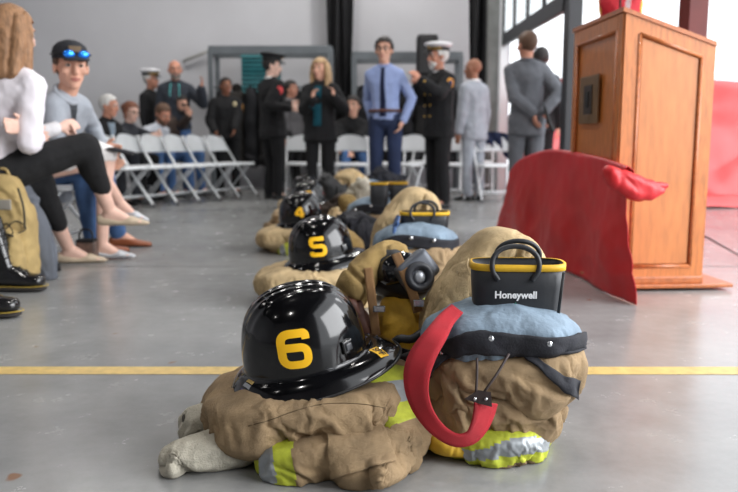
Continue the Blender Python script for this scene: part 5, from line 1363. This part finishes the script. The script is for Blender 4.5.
def lace_boot(label, toe_px, Y, dirx, sole_z=0.0):
    t = onz(*toe_px); d = V(dirx).normalized(); r0, f, u = frame(d); FM = basis(r0, f, u)
    an = t-f*.205
    rt = root('lace_up_boot', label, 'boot', an, 0., 'black lace-up boots at the picture edge'); BM = mat('polished_black_leather', (18, 18, 20), .22, coat=.4, bump=.08, bs=30)
    b = MB(); P = lambda ff, uu, aa=0: f*ff+u*uu+r0*aa
    b.hull([(P(-.06, .075), (.042, .035, .05), FM), (P(.03, .085), (.044, .04, .06), FM), (P(.12, .055), (.052, .04, .034), FM)])
    b.hull([(P(.11, .056), (.052, .04, .036), FM), (P(.165, .052), (.048, .035, .034), FM)])
    b.hull([(P(-.05, .09), (.045, .045, .05), FM), (P(-.06, .36), (.058, .065, .02), FM), (P(.03, .10), (.042, .03, .04), FM)])
    sh = b.build('upper', BM, rt, voxel=.006, smooth=5)
    b = MB(); b.hull([(P(-.075, .014), (.042, .03, .012), FM), (P(.16, .014), (.048, .045, .012), FM), (P(.09, .014), (.056, .04, .012), FM)]); b.build('sole', mat('dark_sole', (40, 36, 34), .8), rt)
    ring = [P(-.11, .03), P(-.07, .03, .046), P(.02, .03, .05), (P(.10, .03, .060)), P(.17, .03, .05), P(.213, .03, .0), P(.17, .03, -.05), P(.10, .03, -.060), P(.02, .03, -.05), P(-.07, .03, -.046)]
    MB().tube(cr(ring+[ring[0]], 70), .0017, n=6).build('welt_stitching', mat('yellow_stitch', (190, 160, 60), .7), rt)
    bv = bvh_of(sh)
    for k in range(9):
        ff = .105-.025*k; row = []
        for i in range(9):
            a = -.034+.068*i/8; h, n, _, _ = bv.ray_cast(XF[rt.name].translation+P(ff+.18, .30, a+(.006 if k % 2 else -.006)*(i/4-1)), (-f*.18-u*(.30-(.10+.022*k))).normalized())
            if h is not None: row.append(h+(f*.5+u*.7)*.003)
        if len(row) > 4: MB().tube(row, .0032, n=6).build('lace', BLK, rt, world=True)
    for sg in (-1, 1):
        MB().tube(cr([P(.0, .29, sg*.012), P(.05, .34, sg*.05), P(.09, .30, sg*.07), P(.04, .27, sg*.02)], 20), .003, n=6).build('lace_bow', BLK, rt)
    return rt
lace_boot('black leather lace-up boot with yellow welt stitching beside the backpack', (47, 291), 3.4, (1, .0, 0))
lace_boot('toe of a black lace-up boot nearest the picture corner', (22, 317), 3.0, (1, .05, 0))
# ---------- seated group behind the grey chairs
HW, HB, HR_ = hairm('white', (206, 204, 200)), hairm('dark', (36, 30, 28)), hairm('auburn', (112, 66, 44))
gy = R(66)
def backchair(x, y, lab): fold_chair(lab, x, y, gy, CHG, CHGF, 'occupied folding chairs of the seated group')
def seated(px, py, Y, lab, clab, lean=8, **k):
    h_ = at(px, py, Y); d = V((math.sin(gy), -math.cos(gy), 0)); b = V((h_.x, h_.y, 0))-d*(.10+math.sin(R(lean))*.62)
    backchair(b.x, b.y, clab)
    return person(lab, b.x, b.y, gy, sit=True, lean=R(lean), head=h_, voxel=.01, **k)
vest = lambda a: front_panel(a, 'shirt_front', clothm('pale_blue', (178, 194, 208)), .55, 1.0, .02, .06, .004)
seated(109, 106, 8.9, 'seated white-haired man in dark vest over a pale blue shirt', 'folding chair under the white-haired man', 10, h=1.78, skin=SKINR, hair='short', hairmat=HW, hyaw=R(80), hpitch=R(8), top=(BLKC, .03, .12, 'jacket'), bottom=(CHAR, .012, .97), shoes=(SHOEB, 'shoe'), extra=vest)
seated(131, 112, 9.35, 'seated auburn-haired woman with glasses in dark top', 'folding chair under the auburn-haired woman', 10, h=1.66, skin=SKINP, female=True, hair='bun', hairmat=HR_, hyaw=R(62), hpitch=R(10), top=(CHAR, .02, .12, 'shirt'), cuff=.55, bottom=(BLKC, .012, .97), shoes=(SHOEB, 'shoe'), extra=lambda a: glasses(a, EYED), ov={'WL': at(158, 133, 9.2), 'WR': at(150, 136, 9.1)})
seated(163, 114, 9.8, 'seated bearded man in pale grey t-shirt leaning forward', 'folding chair under the man in the grey t-shirt', 34, h=1.8, skin=SKINR, hair='short', hairmat=hairm('brown', (92, 66, 48)), hyaw=R(52), hpitch=R(28), top=(clothm('pale_grey_tee', (196, 200, 208), var=.06), .022, .1, 'tee'), cuff=.4, bottom=(DENIM, .014, .97), shoes=(SHOEB, 'shoe'), extra=lambda a: beard(a, hairm('brown', (92, 66, 48))))
seated(181, 105, 10.25, 'seated bearded man in sunglasses resting his chin on his hand', 'folding chair under the bearded man in sunglasses', 14, h=1.8, skin=SKIN, hair='thick', hairmat=HB, hyaw=R(50), hpitch=R(6), top=(clothm('dark_plaid', (62, 50, 44), var=.5), .022, .1, 'shirt'), bottom=(DENIM, .014, .97), shoes=(SHOEB, 'shoe'), ov={'WL': at(189, 117, 9.95)}, handLd=(-.1, 0, 1), curl=.9, extra=lambda a: (beard(a, HB), glasses(a, BLK, BLK)))
# ---------- standing people at the back
def stand(px, py, Y, yaw, lab, **k):
    h_ = at(px, py, Y); return person(lab, h_.x+k.pop('dx', 0), Y, R(yaw), head=h_, h=(h_.z+.115)/1.0*1., **k)
stand(151, 80, 10.6, 75, 'standing officer in black uniform with a white peaked cap by the hooded man', skin=SKINR, hair='short', hairmat=HW, hat='peaked', top=(BLKC, .024, .15, 'jacket'), bottom=(BLKC, .016, .98), shoes=(SHOEB, 'shoe'), voxel=.01)
stand(175, 70, 10.3, 8, 'standing bald man in a charcoal hooded sweatshirt with one arm out', skin=SKINR, hyaw=R(20), hair=None, hairmat=hairm('grey', (120, 112, 104)), top=(clothm('charcoal_hoodie', (44, 49, 58)), .035, .08, 'sweat'), bottom=(DENIM, .016, .98), shoes=(SHOEB, 'shoe'), voxel=.01, ov={'WL': at(201, 88, 10.1)}, handLd=(.3, -.2, 1), poleL=(.3, .5, -1),
    extra=lambda a: (beard(a, hairm('grey', (120, 112, 104)), False), [MB().tube(cr([a['J']['N']+a['fwd']*.10+a['tv']*e*.05-a['upv']*.02, a['J']['N']+a['fwd']*.15+a['tv']*e*.06-a['upv']*.10, a['J']['N']+a['fwd']*.165+a['tv']*e*.06-a['upv']*.2], 10), .006, n=6).build('drawstring', mat('teal_cord', (90, 190, 190), .7), a['rt']) for e in (-1, 1)]))
def badge_extra(a):
    J = a['J']; MB().ell(J['C']+a['upv']*.08+a['fwd']*.155+a['tv']*.08, (.028, .01, .036), a['TM']).build('badge', mat('silver_badge', (214, 200, 160), .3, .5), a['rt'], label='metal chest badge')
    MB().ell(J['SL'].lerp(J['EL'], .3)+a['tv']*.065, (.012, .04, .05), a['TM']).build('sleeve_patch', mat('gold_patch', (196, 140, 66), .7), a['rt'])
stand(226, 86, 10.4, 25, 'standing officer in all-black uniform with chest badge before the gear rack', skin=SKIND, hyaw=R(30), hair='short', hairmat=HB, top=(BLKC, .03, .10, 'shirt'), bottom=(BLKC, .02, .98), shoes=(SHOEB, 'shoe'), voxel=.01, ov={'WL': at(234, 132, 10.15), 'WR': at(215, 132, 10.15)}, extra=badge_extra, build=1.08)
def patch_extra(m):
    def f(a):
        J = a['J']; c = J['SR'].lerp(J['ER'], .22); d = (c-J['P']); d = V((-1, -.15, 0)).normalized()
        MB().ell(c+d*.062, (.014, .046, .058), a['TM']).build('sleeve_patch', m, a['rt'], label='red sleeve patch')
    return f
stand(272, 66, 9.5, 128, 'standing firefighter in black dress uniform and black peaked cap, red sleeve patch', skin=SKINP, hyaw=R(95), hpitch=R(6), hair='short', hairmat=HB, hat='peaked_black', top=(BLKC, .026, .17, 'jacket', WHITE), bottom=(BLKC, .018, .98), shoes=(SHOEB, 'shoe'), voxel=.009, ov={'WL': at(290, 104, 9.6), 'WR': at(290, 108, 9.3)}, build=1.12, poleR=(0, .6, -1), poleL=(0, .6, -1), extra=patch_extra(mat('red_patch', (214, 70, 72), .7)))
stand(291, 89, 10.6, 60, 'dark-haired woman in grey jacket standing behind the black-capped firefighter', skin=SKINR, female=True, hair='thick', hairmat=HB, top=(clothm('mid_grey_jacket', (84, 82, 84)), .028, .1, 'jacket'), bottom=(BLKC, .016, .98), shoes=(SHOEB, 'shoe'), voxel=.01)
def blond_extra(a):
    front_panel(a, 'teal_top', clothm('teal_top', (34, 104, 122)), .0, .92, .05, .05, .005)
stand(320, 69, 8.7, -12, 'standing blond woman in black jacket over a teal top, hands raised', skin=SKIN, female=True, hyaw=R(-22), hair='long', hairmat=hairm('blond', (184, 152, 112)), top=(BLKC, .035, .17, 'jacket'), bottom=(BLKC, .014, .98), shoes=(SHOEB, 'shoe'), voxel=.009, build=1.08,
    ov={'WR': at(313, 99, 8.42), 'WL': at(334, 97, 8.42)}, handRd=(.1, -.2, 1), handLd=(-.1, -.2, 1), curl=1.2, poleL=(.6, .2, -1), poleR=(-.6, .2, -1), extra=blond_extra)
pz = at(353, 106, 10.1)
fold_chair('white folding chair under the seated dark-haired man', pz.x, 10.22, R(0), CHW, CHWF, 'white folding chairs in the middle rows')
person('seated dark-haired man in black jacket with clasped hands, behind a white chair', pz.x, 10.2, R(4), 1.8, sit=True, skin=SKIN, lean=R(10), head=pz, hyaw=R(-14), hair='thick', hairmat=HB, top=(BLKC, .028, .12, 'jacket'), bottom=(DENIM, .014, .97), shoes=(SHOEB, 'shoe'), voxel=.009, ov={'WL': at(348, 154, 9.75), 'WR': at(343, 155, 9.75)}, handLd=(-.7, -.5, .1), handRd=(.7, -.5, .1), curl=.9)
def tie_extra(a):
    front_panel(a, 'tie', clothm('navy_tie', (28, 36, 74), .6), .02, .96, .034, .018, .007)
    J = a['J']; b = MB(); b.tube([J['P']+a['upv']*.075+(a['tv']*math.cos(t)*.172-a['fwd']*math.sin(t)*.128)*a['s'] for t in [2*math.pi*i/28 for i in range(28)]], .017, n=8, closed=True); b.build('belt', mat('brown_belt', (86, 52, 42), .5), a['rt'])
    glasses(a, EYED)
stand(384, 50, 8.1, -14, 'standing man in light blue shirt, navy tie and navy trousers, hand in pocket', skin=SKIN, hyaw=R(-12), hair='thick', hairmat=HB, top=(clothm('light_blue_shirt', (142, 158, 200), var=.06), .016, .0, 'shirt'), bottom=(NAVYT, .018, .98), shoes=(mat('tan_shoe', (150, 98, 60), .45), 'shoe'), voxel=.0085, dx=.02, cuff=.96,
    ov={'WL': at(403, 121, 7.98), 'WR': at(373, 122, 8.2)}, build=.92, poleL=(1, .4, 0), poleR=(-.6, .8, 0), extra=tie_extra)
def chief_extra(a):
    J = a['J']
    beard(a, HW, False)
    d = V((1, 0, 0)) if False else None
    for sd, e in (('L', 1), ('R', -1)):
        c = J['S'+sd].lerp(J['E'+sd], .30); MB().ell(c+a['tv']*e*.064, (.014, .048, .056), a['TM']).build('sleeve_patch', mat('gold_ring_patch', (222, 152, 52), .7), a['rt'], label='gold sleeve patch')
        MB().ell(c+a['tv']*e*.072, (.010, .030, .036), a['TM']).build('patch_centre', mat('navy_patch', (54, 50, 84), .7), a['rt'])
        w = J['E'+sd].lerp(J['W'+sd], .82); f = (J['W'+sd]-J['E'+sd]).normalized(); r0, f0_, u0 = frame(f)
        for q in (0, .03): MB().rings([(w-f*(q+.008), r0*.052, u0*.052), (w-f*q+f*.008, r0*.052, u0*.052)], 20).build('cuff_braid', GOLD, a['rt'])
    for k in range(4):
        q = J['P'].lerp(J['N'], .1+.22*k); 
        for e in (-1, 1): MB().ell(q+a['fwd']*.158+a['tv']*e*.05, (.011, .008, .011), a['TM']).build('button', GOLD, a['rt'])
stand(438, 57, 8.3, -60, 'standing officer in black double-breasted uniform, white peaked cap and grey goatee', skin=SKINR, hyaw=R(-68), hair='short', hairmat=HW, hat='peaked', top=(BLKC, .028, .17, 'jacket', WHITE), bottom=(BLKC, .02, .98), shoes=(SHOEB, 'shoe'), voxel=.009, dx=.02, build=1.06,
    ov={'WL': at(420, 80, 7.95), 'WR': at(417, 84, 8.15)}, handLd=(-.5, -.3, .6), handRd=(-.3, -.3, .8), poleL=(.5, .3, -.7), poleR=(-.5, .2, -.8), curl=.9, extra=chief_extra)
stand(473, 69, 9.3, -140, 'standing bald man in a pale grey suit seen from behind', skin=SKIND, hyaw=R(-125), hair=None, hairmat=HB, top=(clothm('pale_grey_suit', (150, 154, 162)), .028, .17, 'jacket', WHITE), bottom=(clothm('pale_grey_suit', (150, 154, 162)), .018, .98), shoes=(SHOEB, 'shoe'), voxel=.01, dx=.03)
def back_suit(a):
    pass
stand(527, 45, 7.7, 172, 'standing man in mid-grey suit seen from behind, hands clasped behind his back', skin=SKINR, hyaw=R(205), hair='short', hairmat=hairm('brown', (92, 66, 48)), top=(clothm('mid_grey_suit', (98, 101, 107)), .028, .17, 'jacket'), bottom=(clothm('mid_grey_suit', (98, 101, 107)), .018, .98), shoes=(SHOEB, 'shoe'), voxel=.0085, dx=.02,
    ov={'WR': at(543, 113, 7.52), 'WL': at(534, 114, 7.54)}, build=.94, poleR=(-.8, .3, -.4), poleL=(.8, .3, -.4), handRd=(.5, -.2, -.7), handLd=(.1, -.2, -.9), curl=.9)
q = at(549, 122, 7.44)
um = root('folded_umbrella', 'short black folded umbrella held behind the grey suited man', 'umbrella', q)
MB().chain([at(545, 108, 7.44)-q, V((0, 0, 0)), at(553, 131, 7.44)-q], [.014, .022, .024]).build('canopy', BLK, um)
MB().cap(at(544, 105, 7.44)-q, at(545, 109, 7.44)-q, .012).build('handle', DKPL, um)
stand(541, 59, 9.4, 165, 'dark-haired person mostly hidden behind the grey suited man', skin=SKIN, hair='thick', hairmat=HB, top=(BLKC, .024, .15, 'jacket'), bottom=(BLKC, .016, .98), shoes=(SHOEB, 'shoe'), voxel=.011)
# ================================================================== LIGHT
W = bpy.data.worlds.new('world'); SC.world = W; W.use_nodes = True
bg = W.node_tree.nodes['Background']; bg.inputs[0].default_value = (.93, .96, 1, 1); bg.inputs[1].default_value = 2.4
def area(name, loc, rot, sx, sy, e, col=(1, 1, 1)):
    l = bpy.data.lights.new(name, 'AREA'); l.shape = 'RECTANGLE'; l.size = sx; l.size_y = sy; l.energy = e; l.color = col
    o = bpy.data.objects.new(name, l); COL.objects.link(o); o.location = loc; o.rotation_euler = rot; return o
for k, (x, y) in enumerate(((.6, 10.2), (-2.6, 9.2), (-4.5, -2), (-1.2, -2), (-4.5, 2.2), (-1.2, 2.2), (.9, 3.4), (-4.5, 6.4), (-1.2, 6.4), (-4.0, 10), (-.8, 10), (1.0, 7.5))):  # extra back lamps added among the high bays to brighten the back wall
    l = bpy.data.lights.new('high_bay_and_fill_lamp', 'SPOT'); l.energy = 30 if x < -4 else (240 if y > 9 and x > 0 else (110 if y > 9 else 125)); l.spot_size = R(150); l.spot_blend = .6; l.shadow_soft_size = .16; l.color = (1, .97, .93)
    o = bpy.data.objects.new('high_bay_and_fill_lamp', l); COL.objects.link(o); o.location = (x, y, 4.9)
area('door_daylight', (5.2, .6, 2.6), (0, R(68), 0), 3.6, 5.5, 560, (.97, .98, 1))
SC.view_settings.view_transform = 'Standard'; SC.view_settings.look = 'None'; SC.view_settings.exposure = .0
